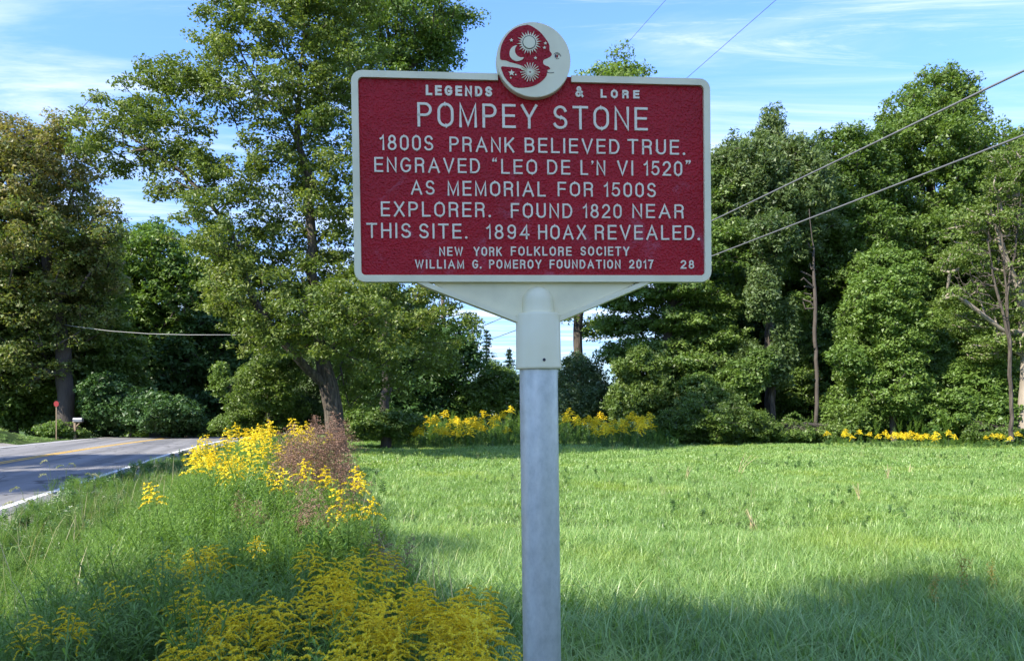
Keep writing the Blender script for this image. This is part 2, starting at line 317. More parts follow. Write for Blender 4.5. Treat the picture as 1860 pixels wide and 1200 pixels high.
def ribbon(P, half, y0, y1, taper=.8, closed=False, ext=0.):
    """raised stroke along a polyline in x,z: foot at y0, flat top at y1 (towards the viewer)"""
    P = np.asarray(P, float)
    if ext and not closed:
        a = P[0]-P[1]; b_ = P[-1]-P[-2]; P = P.copy(); P[0] = P[0]+a/np.linalg.norm(a)*ext; P[-1] = P[-1]+b_/np.linalg.norm(b_)*ext
    d1 = np.diff(P, axis=0, append=P[:1] if closed else P[-1:]*2-P[-2:-1]); d1 /= np.linalg.norm(d1, axis=1)[:, None]+1e-12
    d0 = np.roll(d1, 1, 0)
    if not closed: d0[0] = d1[0]; d1[-1] = d0[-1]
    t = d0+d1; t /= np.linalg.norm(t, axis=1)[:, None]+1e-9
    nrm = np.stack([-t[:, 1], t[:, 0]], 1); cs = np.abs((d0*t).sum(1)).clip(.5, 1)
    off = nrm/cs[:, None]*half; n = len(P)
    rows = [(off, y0), (off*taper, y1), (-off*taper, y1), (-off, y0)]
    V = np.stack([np.column_stack([P[:, 0]+o[:, 0], np.full(n, y), P[:, 1]+o[:, 1]]) for o, y in rows], 1).reshape(-1, 3)
    Q = []
    for i in range(n if closed else n-1):
        j = (i+1) % n
        for k in range(3): Q.append([i*4+k, j*4+k, j*4+k+1, i*4+k+1])
    if not closed: Q += [[0, 1, 2, 3], [n*4-1, n*4-2, n*4-3, n*4-4]]
    return V, Q
def ribbons_obj(name, parts, mat, parent):
    mb = MB()
    for V, Q in parts: mb.add(np.asarray(V)+OFF, Q)
    return link(name, mb.build(name, mat), parent)

# plate, border
plate = poly_obj('plate', rrect(SW-.004, SH-.004, .021), 0, .012, M['maroon'], marker)
bw = .0165; o2 = rrect(SW-bw, SH-bw, .017, 8)
lx = uv(904, 135)[0]; rx = uv(1037, 140)[0]; top = SH/2-bw/2
ring = [tuple(p) for p in o2]                               # starts on the right side going up, over the top, round to the right again
i_top = 8; path = [(lx, top)]+[tuple(p) for p in ring[9:]]+[tuple(p) for p in ring[:9]]+[(rx, top)]
ribbons_obj('border', [ribbon(path, bw/2, .014, -.007, .90)], M['cream'], marker)
# medallion
mc = np.array(uv(969.5, 108.5, -.018)); MR = 67.5/811
circ = lambda c, r, n=72, a0=0: np.stack([c[0]+r*np.cos(a0+np.arange(n)*2*PI/n), c[1]+r*np.sin(a0+np.arange(n)*2*PI/n)], 1)
med = poly_obj('medallion', circ(mc, MR), -.018, .008, M['cream'], marker, .0012)
def e6(x, y): return uv(880+x/7.5, 30+y/7.5, -.018)         # coordinates read off an enlarged crop of the emblem
def smooth_path(pts, k=5):
    P = np.array(pts, float); n = len(P); out = []
    for i in range(n):
        p0_, p1, p2, p3 = P[(i-1) % n], P[i], P[(i+1) % n], P[(i+2) % n]
        for j in range(k):
            t = j/k; out.append(.5*((2*p1)+(-p0_+p2)*t+(2*p0_-5*p1+4*p2-p3)*t*t+(-p0_+3*p1-3*p2+p3)*t**3))
    return np.array(out)
up = [(222, 592), (212, 540), (215, 470), (235, 385), (272, 310), (330, 232), (400, 175), (480, 138), (560, 120), (597, 118), (650, 140), (710, 178), (770, 228), (820, 290), (862, 350), (884, 400), (884, 440), (890, 475), (912, 505), (915, 525), (895, 550), (860, 570), (815, 588), (797, 615), (803, 650), (835, 672), (870, 685), (892, 708), (890, 722), (852, 732), (862, 748), (850, 770), (848, 800), (820, 845), (760, 900), (690, 940), (600, 965), (500, 975), (408, 963), (345, 910), (290, 850), (252, 780), (228, 690), (300, 688), (380, 695), (450, 705), (520, 725), (600, 755), (612, 740), (560, 705), (500, 670), (430, 645), (350, 625), (290, 600)]
field = poly_obj('emblem_field', smooth_path([e6(*p) for p in up], 3), -.0188, -.0175, M['maroon'], med)
def star(cx, cy, r, n=5, inner=.45, rot=PI/2):
    return [e6(cx+(r if k % 2 == 0 else r*inner)*math.cos(rot+k*PI/n), cy-(r if k % 2 == 0 else r*inner)*math.sin(rot+k*PI/n)) for k in range(2*n)]
for cx, cy, r in ((366, 330, 27), (828, 372, 25), (815, 432, 25), (693, 572, 25), (368, 775, 46), (424, 800, 15), (357, 843, 16)):
    poly_obj('star', star(cx, cy, r), -.0206, -.0186, M['cream'], med)
sunp = []
for k in range(24):
    a = 2*PI*k/24+.11; rr_ = 172 if k % 2 == 0 else 148
    for da, r in ((-.10, 104), (0, rr_), (.10, 104)): sunp.append(e6(608+r*math.cos(a+da), 362-r*math.sin(a+da)))
poly_obj('sun_rays', sunp, -.0206, -.0186, M['cream'], med)
poly_obj('sun_disc', circ(e6(608, 362), 80/7.5/811, 32), -.0222, -.0204, M['cream'], med)
ribbons_obj('sun_outline', [ribbon(circ(e6(608, 362), 88/7.5/811, 32), .0007, -.0206, -.0212, .9, True)], M['dark_slit'], med)
cres = [e6(447+108*math.cos(a), 508-108*math.sin(a)) for a in np.linspace(1.75, 5.55, 22)]
cres += [e6(508+92*math.cos(a)*1.03, 470-96*math.sin(a)) for a in np.linspace(5.0, 2.35, 14)]
poly_obj('crescent', cres, -.0206, -.0186, M['cream'], med)
parts = []
for k in range(20):
    a = 2*PI*k/20; r = 136 if k % 2 == 0 else 124
    c, s_ = math.cos(a), math.sin(a)
    parts.append(ribbon([e6(620+12*c, 765-12*s_), e6(620+r*c, 765-r*s_)], .0010, -.0186, -.0206-k*.00004, .8))
ribbons_obj('comet_burst', parts, M['cream'], med)
tri = lambda P, w: ribbon([e6(*p) for p in P], w, -.0178, -.0187, .8)
for nm_, q_ in zip(('eyebrow', 'eyelid', 'lower_eyelid', 'mouth_line'), [tri([(945, 520), (965, 500), (990, 494), (1015, 505), (1035, 530), (1040, 550)], .0006),
     tri([(960, 535), (975, 512), (1000, 512), (1020, 532)], .0006), tri([(975, 572), (995, 582), (1015, 574)], .0005),
     tri([(852, 765), (890, 772), (940, 768), (943, 760)], .0006)]): ribbons_obj(nm_, [q_], M['dark_slit'], med)
poly_obj('eye', [e6(x, y) for x, y in ((955, 545), (958, 525), (968, 517), (976, 530), (976, 560), (965, 568))], -.0190, -.0178, M['dark_metal'], med)
poly_obj('iris', [e6(x, y) for x, y in ((980, 530), (996, 524), (1002, 545), (995, 562), (981, 566))], -.0189, -.0178, M['maroon'], med)

# bracket under the plate, dome, collar, post
zb = -SH/2
a0, a1 = uv(770, 520), uv(1170, 520); c0, c1 = uv(941, 587), uv(1012, 587)
poly_obj('bracket_web', [(a0[0]+.012, zb+.003), (a1[0]-.012, zb+.003), (c1[0], c1[1]), (c0[0], c0[1])], .008, .014, M['cream'], marker)
rb = [ribbon([(a0[0]-.020, zb+.008), (a0[0]+.012, zb-.007), (c0[0]+.004, c0[1]+.006)], .0072, .0135, -.003, .72),
      ribbon([(a1[0]+.020, zb+.008), (a1[0]-.012, zb-.007), (c1[0]-.004, c1[1]+.006)], .0072, .0136, -.0031, .72)]
for r_ in rb: ribbons_obj('bracket_rib', [r_], M['cream'], marker)
cu = ub
zt = uv(979, 519)[1]; zc = uv(979, 569)[1]; zcb = uv(979, 670)[1]
prof = [(.0, zt)]+[(.036*math.sin(a), zt-.036+.036*math.cos(a)) for a in np.linspace(.2, PI/2, 9)]+[(.0368, zt-.05), (.038, zc-.004)]
V, Q = lathe(prof, 40); link('dome', mesh('dome', V+OFF+np.array([cu, PY, 0]), Q, M['cream'], True), marker)
prof = [(.0372, zc+.001), (.0460, zc+.0005), (.0492, zc-.002), (.0504, zc-.006), (.0512, zcb+.02), (.0525, zcb+.006), (.0527, zcb+.001), (.0515, zcb), (.044, zcb+.0005)]
V, Q = lathe(prof, 64); link('collar', mesh('collar', V+OFF+np.array([cu, PY, 0]), Q, M['cream'], True), marker)
for zz_, uu in ((uv(983, 653, -.04)[1], .006),):
    V, Q = lathe([(0.0001, 0), (.0030, 0), (.0034, .0014), (.0016, .0016), (.0014, -.001), (.0001, -.001)], 16)
    V = V[:, [0, 2, 1]]*np.array([1, -1, 1])
    link('set_screw', mesh('set_screw', V+OFF+np.array([cu+uu, PY-.0516, zz_]), Q, M['dark_metal'], True), marker)
pr = 35.3/811+.0003
prof = [(pr, zcb+.03), (pr, -Lp-.25)]
V, Q = lathe([(pr, z) for z in np.linspace(zcb+.03, -Lp-.25, 24)], 64); link('post', mesh('post', V+OFF+np.array([cu, PY, 0]), Q, M['galv'], True), marker)

# ---- lettering: every letter is built from its own raised strokes
def arc(cx, cy, rx, ry, a, b_, n=10):
    return [(cx+rx*math.cos(math.radians(t)), cy+ry*math.sin(math.radians(t))) for t in np.linspace(a, b_, n)]
G = {}
def g(ch, w, *st): G[ch] = (w, st)
g('A', .74, [(0, 0), (.37, 1), (.74, 0)], [(.13, .33), (.61, .33)])
g('B', .58, [(.34, .53), (0, .53), (0, 1), (.34, 1)]+arc(.34, .765, .21, .235, 90, -90, 8)[1:], [(0, .53), (0, 0), (.36, 0)]+arc(.36, .265, .22, .265, -90, 90, 8)[1:])
g('C', .66, arc(.35, .5, .35, .5, 42, 318, 24))
g('D', .62, [(0, 0), (0, 1), (.26, 1)]+arc(.26, .5, .36, .5, 90, -90, 14)[1:]+[(0, 0)])
g('E', .52, [(.52, 1), (0, 1), (0, 0), (.52, 0)], [(0, .52), (.48, .52)])
g('F', .50, [(.50, 1), (0, 1), (0, 0)], [(0, .50), (.45, .50)])
g('G', .68, arc(.35, .5, .35, .5, 45, 330, 24)+[(.66, .45), (.40, .45)])
g('H', .60, [(0, 0), (0, 1)], [(.60, 0), (.60, 1)], [(0, .52), (.60, .52)])
g('I', .0, [(0, 0), (0, 1)])
g('K', .60, [(0, 0), (0, 1)], [(.58, 1), (0, .38)], [(.20, .58), (.60, 0)])
g('L', .48, [(0, 1), (0, 0), (.48, 0)])
g('M', .72, [(0, 0), (0, 1), (.36, .06), (.72, 1), (.72, 0)])
g('N', .60, [(0, 0), (0, 1), (.60, 0), (.60, 1)])
o_shape = lambda w, r: [(w, .5)]+arc(w-r, 1-r*1.05, r, r*1.05, 0, 90, 8)+arc(r, 1-r*1.05, r, r*1.05, 90, 180, 8)+arc(r, r*1.05, r, r*1.05, 180, 270, 8)+arc(w-r, r*1.05, r, r*1.05, 270, 360, 8)
g('O', .64, ('c', o_shape(.64, .32))); g('0', .54, ('c', o_shape(.54, .27)))
g('P', .56, [(0, 0), (0, 1), (.30, 1)]+arc(.30, .74, .26, .26, 90, -90, 10)[1:]+[(0, .48)])
g('R', .58, [(0, 0), (0, 1), (.32, 1)]+arc(.32, .75, .25, .25, 90, -90, 10)[1:]+[(0, .50)], [(.34, .50), (.52, .42), (.55, .0)])
g('S', .56, arc(.28, .745, .26, .255, 20, 270, 14)+arc(.28, .245, .28, .245, 90, -160, 14))
g('T', .62, [(0, 1), (.62, 1)], [(.31, 1), (.31, 0)])
g('U', .58, [(0, 1), (0, .29)]+arc(.29, .29, .29, .29, 180, 360, 12)+[(.58, 1)])
g('V', .68, [(0, 1), (.34, 0), (.68, 1)])
g('W', .94, [(0, 1), (.24, 0), (.47, .95), (.70, 0), (.94, 1)])
g('X', .64, [(0, 0), (.62, 1)], [(.02, 1), (.64, 0)])
g('Y', .66, [(0, 1), (.33, .44), (.66, 1)], [(.33, .44), (.33, 0)])
g('1', .20, [(0, .78), (.14, .86), (.20, 1), (.20, 0)])
g('2', .54, arc(.27, .72, .26, .28, 165, -25, 12)+[(.36, .42), (.08, .16), (0, 0), (.54, 0)])
g('4', .58, [(.44, 0), (.44, 1), (0, .28), (.58, .28)])
g('5', .54, [(.50, 1), (.10, 1), (.04, .52)]+arc(.26, .33, .28, .31, 130, -155, 16))
g('7', .54, [(0, 1), (.54, 1), (.32, .55), (.20, 0)])
g('8', .54, ('c', arc(.27, .76, .22, .24, 0, 360, 17)[:-1]), ('c', arc(.27, .26, .27, .27, 0, 360, 19)[:-1]))
g('9', .54, ('c', arc(.27, .70, .26, .30, 0, 360, 19)[:-1]), [(.53, .68), (.52, .40)]+arc(.26, .29, .26, .29, 10, -150, 10))
g('&', .74, [(.74, 0), (.20, .70)]+arc(.33, .80, .17, .20, 200, -20, 9)+[(.42, .62), (.10, .38)]+arc(.25, .22, .22, .22, 140, 300, 8)+[(.52, .16), (.66, .44)])
g('.', .0, ('d', (0, .0))); g('\u2019', .06, ('t', (.04, 1)))
g('\u201c', .26, ('q', (.04, .86)), ('q', (.24, .86))); g('\u201d', .26, ('t', (.04, 1)), ('t', (.24, 1)))
letter_cache = {}
def word(text, x0, x1, ytop, ybot, sw, h=.0024, mat=None, gap=.30):
    """lay a word from photo column x0 to x1 between rows ytop and ybot (read at its left end)"""
    ua, va = uv(x0, ytop); _, vb = uv(x0, ybot); ue, _ = uv(x1, (ytop+ybot)/2); H = va-vb; s = sw*H
    ws = [G[c][0] for c in text]; ns = len(text)
    wid = lambda k: sum(a*k for a in ws)*(H-s)+ns*s
    free = ue-ua; k = 1.0
    gp = gap*H if ns > 1 else 0
    if ns > 1:                                      # glyph widths scale a little, gaps take up the rest
        nat = wid(1)+gp*(ns-1)*.75; k = np.clip(free/nat, .8, 1.25); gp = (free-wid(k))/(ns-1)
    x = ua
    for c, wd in zip(text, ws):
        mb = MB(); e = 0
        for st in G[c][1]:
            hh = -h-e*.00006; e += 1
            tr = lambda P: [(x+s/2+p[0]*k*(H-s), vb+s/2+p[1]*(H-s)) for p in P]
            if isinstance(st, tuple):
                if st[0] == 'c': V, Q = ribbon(tr(st[1]), s/2, .0002, hh, .82, True)
                else:
                    cx, cz = tr([st[1]])[0]; r = s*.62
                    if st[0] == 'd': pts = [(cx+r*math.cos(a), cz+r*.15+r*math.sin(a)) for a in np.arange(12)*PI/6]
                    elif st[0] == 't': pts = [(cx+r*.9, cz), (cx+r*.3, cz+r*.5), (cx-r*.8, cz+r*.3), (cx-r*.8, cz-r*.9), (cx-r*.1, cz-r*1.2), (cx-r*.9, cz-r*2.9), (cx+r*.1, cz-r*2.2), (cx+r*.9, cz-r*1.0)]
                    else: pts = [(cx-r*.9, cz), (cx-r*.3, cz-r*.5), (cx+r*.8, cz-r*.3), (cx+r*.8, cz+r*.9), (cx+r*.1, cz+r*1.2), (cx+r*.9, cz+r*2.9), (cx-r*.1, cz+r*2.2), (cx-r*.9, cz+r*1.0)]
                    V, Q, caps = extrude_poly(np.array(pts), hh, .0002)
                    mb.add(V+OFF, Q); cc = len(pts); mb.v.append(np.array([[np.mean([p[0] for p in pts]), hh-.00001, np.mean([p[1] for p in pts])]])+OFF); ci = mb.n; mb.n += 1
                    mb.f.setdefault(3, []).append(np.array([[ci-len(V)+j, ci-len(V)+(j+1) % cc, ci] for j in range(cc)])); continue
            else: V, Q = ribbon(tr(st), s/2, .0002, hh, .82, False, s/2)
            mb.add(V+OFF, Q)
        link('letter', mb.build('letter', mat or M['cream_flat']), plate)
        x += wd*k*(H-s)+s+gp
W9 = .135
for a in (('LEGENDS', 773, 894, 155, 174, .26), ('&', 1044, 1061, 157, 177, .22), ('LORE', 1090.5, 1161, 163, 178.6, .26),
          ('POMPEY', 757.5, 976, 186, 230.5, .12), ('STONE', 1004.3, 1176, 192, 235, .12),
          ('1800S', 689.5, 787, 245, 273, W9), ('PRANK', 816, 934, 248.5, 276, W9), ('BELIEVED', 952.5, 1125, 250.5, 278, W9), ('TRUE.', 1139.5, 1243.5, 253, 280.5, W9),
          ('ENGRAVED', 679.5, 872, 285.5, 313, W9), ('\u201c', 893, 904, 288, 315.5, W9), ('LEO', 910, 975.5, 289.5, 316.5, W9), ('DE', 993.5, 1035.5, 290.5, 317.5, W9),
          ('L\u2019N', 1054, 1099.5, 291.5, 318.5, W9), ('VI', 1120.5, 1150, 292, 319, W9), ('1520', 1169, 1239, 292.5, 319.5, W9), ('\u201d', 1244, 1254, 290.5, 319.5, W9),
          ('AS', 746, 789.5, 327.5, 354, W9), ('MEMORIAL', 812.5, 991, 328.5, 356, W9), ('FOR', 1012.5, 1077.5, 330.5, 357, W9), ('1500S', 1096.5, 1191, 331.5, 358, W9),
          ('EXPLORER.', 691.5, 891, 366, 393.5, W9), ('FOUND', 927.5, 1039.5, 369, 396, W9), ('1820', 1058.5, 1129, 370.5, 396.5, W9), ('NEAR', 1148, 1242, 370.5, 396.5, W9),
          ('THIS', 665.5, 746.5, 405, 432.5, W9), ('SITE.', 761, 848.5, 406, 433.5, W9), ('1894', 883, 961.5, 407.5, 434.5, W9), ('HOAX', 977, 1064.5, 408.5, 435, W9), ('REVEALED.', 1080, 1270.5, 408.5, 435.5, W9),
          ('NEW', 797.5, 841, 448.5, 465, .175), ('YORK', 860, 911.5, 448.5, 465, .175), ('FOLKLORE', 927.5, 1038, 447.8, 464.5, .175), ('SOCIETY', 1054, 1143, 447.8, 464.5, .175),
          ('WILLIAM', 753.8, 843, 471.7, 488, .18), ('G.', 857.5, 874.5, 471.7, 488, .18), ('POMEROY', 888, 983.5, 471.7, 488, .18), ('FOUNDATION', 998, 1127, 471.7, 488, .18), ('2017', 1142.3, 1186.7, 471.7, 488, .18), ('28', 1236, 1260.5, 472.5, 488.3, .18)):
    word(*a)
# ------------------------------------------------------------------ trees
def grow(skel, targets, R, seg=.7, wander=.12, lift=.5):
    """skel: list of polylines (first = trunk). Each target is joined to the nearest suitable node by a bent branch."""
    pos, par = [], []
    for pl in skel:
        pl = np.asarray(pl, float)
        if not pos: pos.append(pl[0]); par.append(-1); cur = 0; st = 1
        else:
            dd = np.linalg.norm(np.array(pos)-pl[0], axis=1); cur = int(dd.argmin()); st = 1
        for q in pl[st:]:
            p0_ = np.array(pos[cur]); n = max(1, int(np.linalg.norm(q-p0_)/seg))
            for k in range(1, n+1):
                pp = p0_+(q-p0_)*k/n
                if k < n: pp = pp+R.normal(0, wander*.4, 3)
                pos.append(pp); par.append(cur); cur = len(pos)-1
    n0 = len(pos); cap = n0+len(targets)*40
    P = np.zeros((cap, 3)); P[:n0] = pos; par = par+[0]*(cap-n0); n = n0
    base = P[0]
    order = np.argsort([np.min(np.linalg.norm(P[:n0]-t, axis=1)) for t in targets])
    ends = np.zeros(len(targets), int)
    for ti in order:
        t = targets[ti]; D = t-P[:n]; d = np.linalg.norm(D, axis=1)
        cost = d*(1+1.1*np.clip(-D[:, 2]/(d+.01)+.1, 0, 1))+(P[:n, 2]-base[2] < 1.2)*3
        c = int(cost.argmin()); d0 = d[c]; k = max(1, int(d0/seg)); p0_ = P[c].copy(); side = R.normal(0, wander*d0*.5, 3)
        side[2] = lift*.12*d0; cur = c
        for j in range(1, k+1):
            u = j/k; q = p0_+(t-p0_)*u+side*math.sin(PI*u)*1.0
            P[n] = q; par[n] = cur; cur = n; n += 1
        ends[ti] = cur
    par = np.array(par[:n]); P = P[:n]
    cnt = np.zeros(n); np.add.at(cnt, ends, 1.)
    for i in range(n-1, 0, -1): cnt[par[i]] += cnt[i]        # children always come after their parent
    return P, par, np.maximum(cnt, .5)
def wood_mesh(P, par, cnt, r0, rtip, mat, name='trunk', pw=.46, flare=1.25, minr=0.):
    r = rtip+(r0-rtip)*(cnt/cnt[0])**pw
    h = P[:, 2]-P[0, 2]; r = r*(1+(flare-1)*np.exp(-np.clip(h, 0, None)/.35)*(r > r0*.6))
    n = len(P); D = np.zeros_like(P); D[1:] = P[1:]-P[par[1:]]; D[0] = (0, 0, 1)
    D /= np.linalg.norm(D, axis=1)[:, None]+1e-9
    big = r > r0*.30
    Vs, Fs, nv = [], [], 0
    for sel, ns in ((big, 9), (~big, 4)):
        idx = np.nonzero(sel)[0]; idx = idx[idx > 0]
        idx = idx[r[idx] >= minr]
        if not len(idx): continue
        a = np.arange(ns)*2*PI/ns
        def ringat(pt, d, rad):
            ref = np.where(np.abs(d[:, 2:3]) > .9, np.array([[.4, .9, .1]]), np.array([[0, 0, 1.]]))
            ref = np.broadcast_to(np.array([[.35, .93, .05]]), d.shape) if ns == 9 else ref
            U = np.cross(d, ref); U /= np.linalg.norm(U, axis=1)[:, None]+1e-9; W = np.cross(d, U)
            return pt[:, None]+rad[:, None, None]*(U[:, None]*np.cos(a)[None, :, None]+W[:, None]*np.sin(a)[None, :, None])
        pi = par[idx]; rp = np.minimum(r[pi], r[idx]*1.35)
        dp = np.where((r[pi] < r[idx]*1.35)[:, None], D[pi], D[idx])
        A = ringat(P[pi], dp, rp); B = ringat(P[idx], D[idx], r[idx])
        V = np.concatenate([A, B], 1).reshape(-1, 3); m_ = len(idx); j = np.arange(ns)[None]; k = (j+1) % ns; i = np.arange(m_)[:, None]*2*ns
        Vs.append(V); Fs.append((np.stack([i+j, i+k, i+ns+k, i+ns+j], -1).reshape(-1, 4))+nv); nv += len(V)
    return mesh(name, np.concatenate(Vs), np.concatenate(Fs), mat, True)
def leaves_mesh(C, rad, n_per, size, mat, R, flat=.55, droop=.35, tint=None, name='crown', elong=1.7, up=.9, jit=.7, quad=True):
    """C clump centres (n,3), rad clump radii; diamond leaves folded along the midrib"""
    n = len(C); k = n_per if np.ndim(n_per) else np.full(n, n_per); idx = np.repeat(np.arange(n), k); m_ = len(idx)
    d = R.normal(size=(m_, 3)); d /= np.linalg.norm(d, axis=1)[:, None]
    u = R.random(m_)**.45
    off = d*u[:, None]*rad[idx][:, None]; off[:, 2] *= flat; off[:, 2] -= droop*(off[:, 0]**2+off[:, 1]**2)/(rad[idx]+.01)*.6
    p = C[idx]+off
    nrm = d*.55+np.array([0, 0, up])+R.normal(size=(m_, 3))*jit; nrm /= np.linalg.norm(nrm, axis=1)[:, None]
    t = np.cross(nrm, R.normal(size=(m_, 3))); t /= np.linalg.norm(t, axis=1)[:, None]; b = np.cross(nrm, t)
    s = size*(.45+1.1*R.random(m_)**1.3)
    L_ = t*(s*elong/2)[:, None]; Wd = b*(s*.5)[:, None]; fo = nrm*(s*.12)[:, None]
    if quad:
        V = np.stack([p-L_, p+Wd+fo, p+L_-nrm*(s*.15)[:, None], p-Wd+fo], 1).reshape(-1, 3)
        i = np.arange(m_)*4; Fc = np.stack([i, i+1, i+2, i+3], 1)
    else:
        q_ = (.25+.5*R.random(m_))[:, None]
        V = np.stack([p-L_*.8+Wd*q_*1.3, p+L_*.9, p-L_*q_*.7-Wd*1.1], 1).reshape(-1, 3)
        i = np.arange(m_)*3; Fc = np.stack([i, i+1, i+2], 1)
    if tint is None: tint = R.random(n)
    ti = np.clip(tint[idx]*.55+R.random(m_)*.45, 0, 1)
    return mesh(name, V, Fc, mat, False, ti)
def sample_lobes(lobes, n, R, inner=.5, minz=None):
    Ls = np.array(lobes, float); wts = (Ls[:, 3]*Ls[:, 5]+Ls[:, 3]*Ls[:, 4]); wts /= wts.sum()
    i = R.choice(len(Ls), n, p=wts); d = R.normal(size=(n, 3)); d /= np.linalg.norm(d, axis=1)[:, None]
    u = (inner**3+(1-inner**3)*R.random(n))**(1/3.)*(1+.30*R.random(n)**4); P = Ls[i, :3]+d*u[:, None]*Ls[i, 3:6]
    if minz is not None: P = P[P[:, 2] > minz]
    return P
n_leaf_quads = 0
def build_tree(root, lobes, skel, seed, n_cl, cl_r, n_leaf, leaf, mats, r0, rtip=.012, inner=.5, flat=.55, droop=.35, elong=1.7, tintf=None, minz=.8, minr=0., pw=.46, up=.9, jit=.7, bare=0., quad=False):
    global n_leaf_quads
    R = np.random.default_rng(seed); n_cl, cl_r, n_leaf, leaf = int(n_cl*1.75), cl_r*.76, n_leaf*.66, leaf*.90
    T = sample_lobes(lobes, n_cl, R, inner, minz)
    P, par, cnt = grow(skel, T, R)
    if r0: link('trunk', wood_mesh(P, par, cnt, r0, rtip, mats[1], minr=minr, pw=pw), root)
    if bare: T = T[R.random(len(T)) > bare]
    rad = cl_r*(.6+.8*R.random(len(T)))
    tint = np.clip(.5+.22*np.sin(T[:, 0]*1.1+seed)*np.sin(T[:, 2]*.9+seed*2)+.18*np.sin(T[:, 1]*1.7+T[:, 2]*1.3+seed)+R.normal(0, .16, len(T)), 0, 1) if tintf is None else tintf(T, R)
    k = np.maximum(3, (n_leaf*(rad/cl_r)**2).astype(int)); n_leaf_quads += int(k.sum())
    link('crown', leaves_mesh(T, rad, k, leaf, mats[0], R, flat, droop, tint, elong=elong, up=up, jit=jit, quad=quad), root)
def tree_px(name, label, cat, bpx, d, lobes_px, seed, n_cl, cl_r, n_leaf, leaf, mats, r0, skel_px=None, depth=.9, group=None, maxdepth=4.5, **kw):
    x = (bpx-930)/F*d; zb_ = float(gz(x, d)); root = empty(name, (x, d, zb_), label, cat, group); B = np.array([x, d, zb_]); R = np.random.default_rng(seed+99)
    lobes = []
    for l in lobes_px:
        dd = d+(l[4] if len(l) > 4 else R.uniform(-1, 1)); c = at(l[0], l[1], dd)-B; rx_, rz_ = l[2]/F*d, l[3]/F*d
        lobes.append((c[0], c[1], c[2], rx_, min(maxdepth, rx_*depth), rz_))
    if skel_px: sk = [[at(q[0], q[1], d+(q[2] if len(q) > 2 else 0))-B for q in pl] for pl in skel_px]; sk[0][0] = np.array([sk[0][0][0], sk[0][0][1], -.15])
    else:
        la = np.array(lobes); top_ = la[:, 2].max(); cx, cy = np.average(la[:, 0], weights=la[:, 3]), np.average(la[:, 1], weights=la[:, 3])
        sk = [[np.array([0, 0, -.15]), np.array([cx*.15, cy*.1, top_*.3]), np.array([cx*.6, cy*.5, top_*.6]), np.array([cx, cy, top_*.9])]]
    build_tree(root, lobes, sk, seed, n_cl, cl_r, n_leaf, leaf, mats, r0, **kw)
    return root
def copy_tree(root, x, y, rz, s, label, group=None, cat=None, sz=None):
    r = root.copy(); col.objects.link(r); r.location = (x, y, float(gz(x, y))); r.rotation_euler = (0, 0, rz); r.scale = (s, s, sz or s); r['label'] = label
    if group: r['group'] = group
    elif 'group' in r: del r['group']
    if cat: r['category'] = cat
    for ch in root.children:
        c = ch.copy(); col.objects.link(c); c.parent = r
    return r
MAPLE = (M['leaf_maple'], M['bark'])
# the big tree between road and field
tree_px('maple_tree', 'big maple with a forked trunk, its long limb reaching up over the road', 'tree', 612, 28,
  [(215, 215, 70, 42), (170, 245, 40, 35), (265, 165, 50, 45), (330, 150, 60, 55), (300, 235, 80, 48), (245, 290, 55, 26), (385, 130, 55, 60), (415, 60, 62, 60), (460, 170, 80, 75),
   (360, 300, 60, 40), (300, 345, 45, 20), (430, 300, 70, 60), (420, 395, 70, 45), (470, 20, 90, 60), (540, 50, 100, 85), (600, 0, 90, 70), (560, -70, 130, 60), (620, 150, 90, 90),
   (560, 180, 90, 70), (600, 290, 90, 90), (520, 320, 80, 70), (540, 430, 110, 70), (460, 470, 80, 60), (640, 430, 90, 80), (700, 330, 70, 90), (620, 540, 110, 60), (700, 580, 90, 70),
   (780, 570, 75, 60), (800, 480, 70, 60), (520, 560, 80, 55), (460, 600, 60, 45), (440, 530, 70, 45), (390, 540, 45, 35), (510, 620, 50, 35), (560, 500, 70, 50), (350, 440, 45, 30), (640, 700, 50, 45, 2), (450, 520, 75, 50, -2.5), (500, 600, 60, 40, -2.5), (405, 440, 50, 40, -2.2), (565, 615, 60, 36, -2.5), (630, 560, 75, 50, -3), (670, 645, 55, 38, -2.5), (350, 375, 45, 30, -2), (640, 650, 55, 45, 3), (720, 680, 70, 60, 3), (790, 650, 50, 50, 3), (400, 470, 60, 40), (840, 590, 30, 45)],
  11, 1180, .50, 130, .078, MAPLE, .33, depth=1.0, maxdepth=4.2,
  skel_px=[[(615, 800), (606, 745), (598, 705), (585, 650), (572, 560), (568, 450), (562, 380), (557, 305), (540, 230), (545, 120), (560, 0)],
           [(598, 705), (560, 672, -.5), (540, 650, -.8), (505, 612, -1.2), (470, 560, -1.4), (440, 480, -1.2), (415, 412, -1), (370, 355, -.8), (330, 312, -.6), (270, 270, -.4), (215, 235, 0)],
           [(557, 305), (520, 215, 1), (480, 170, 1), (440, 100, 1)], [(570, 450), (620, 380, 1), (680, 300, 1)], [(585, 650), (660, 570, 1.5), (740, 500, 2), (800, 470, 2)],
           [(575, 590), (640, 480, 2), (680, 400, 2.5)], [(370, 355), (320, 330, -.6), (290, 345, -.4)]],
  inner=.25, quad=True, rtip=.009, pw=.72, minz=.9)
tree_px('ash_tree', 'tall feathery light green tree behind the forked maple, its top cut by the picture edge', 'tree', 700, 36,
  [(740, 40, 95, 60), (700, 130, 80, 60), (780, 115, 55, 45), (830, 35, 45, 22), (700, -50, 120, 70), (640, 60, 60, 70), (760, 230, 90, 70), (720, 350, 90, 90), (780, 180, 55, 40), (800, 60, 45, 30)],
  12, 560, .68, 120, .105, (M['leaf_mid'], M['bark_dark']), .22, inner=.3, minz=2)
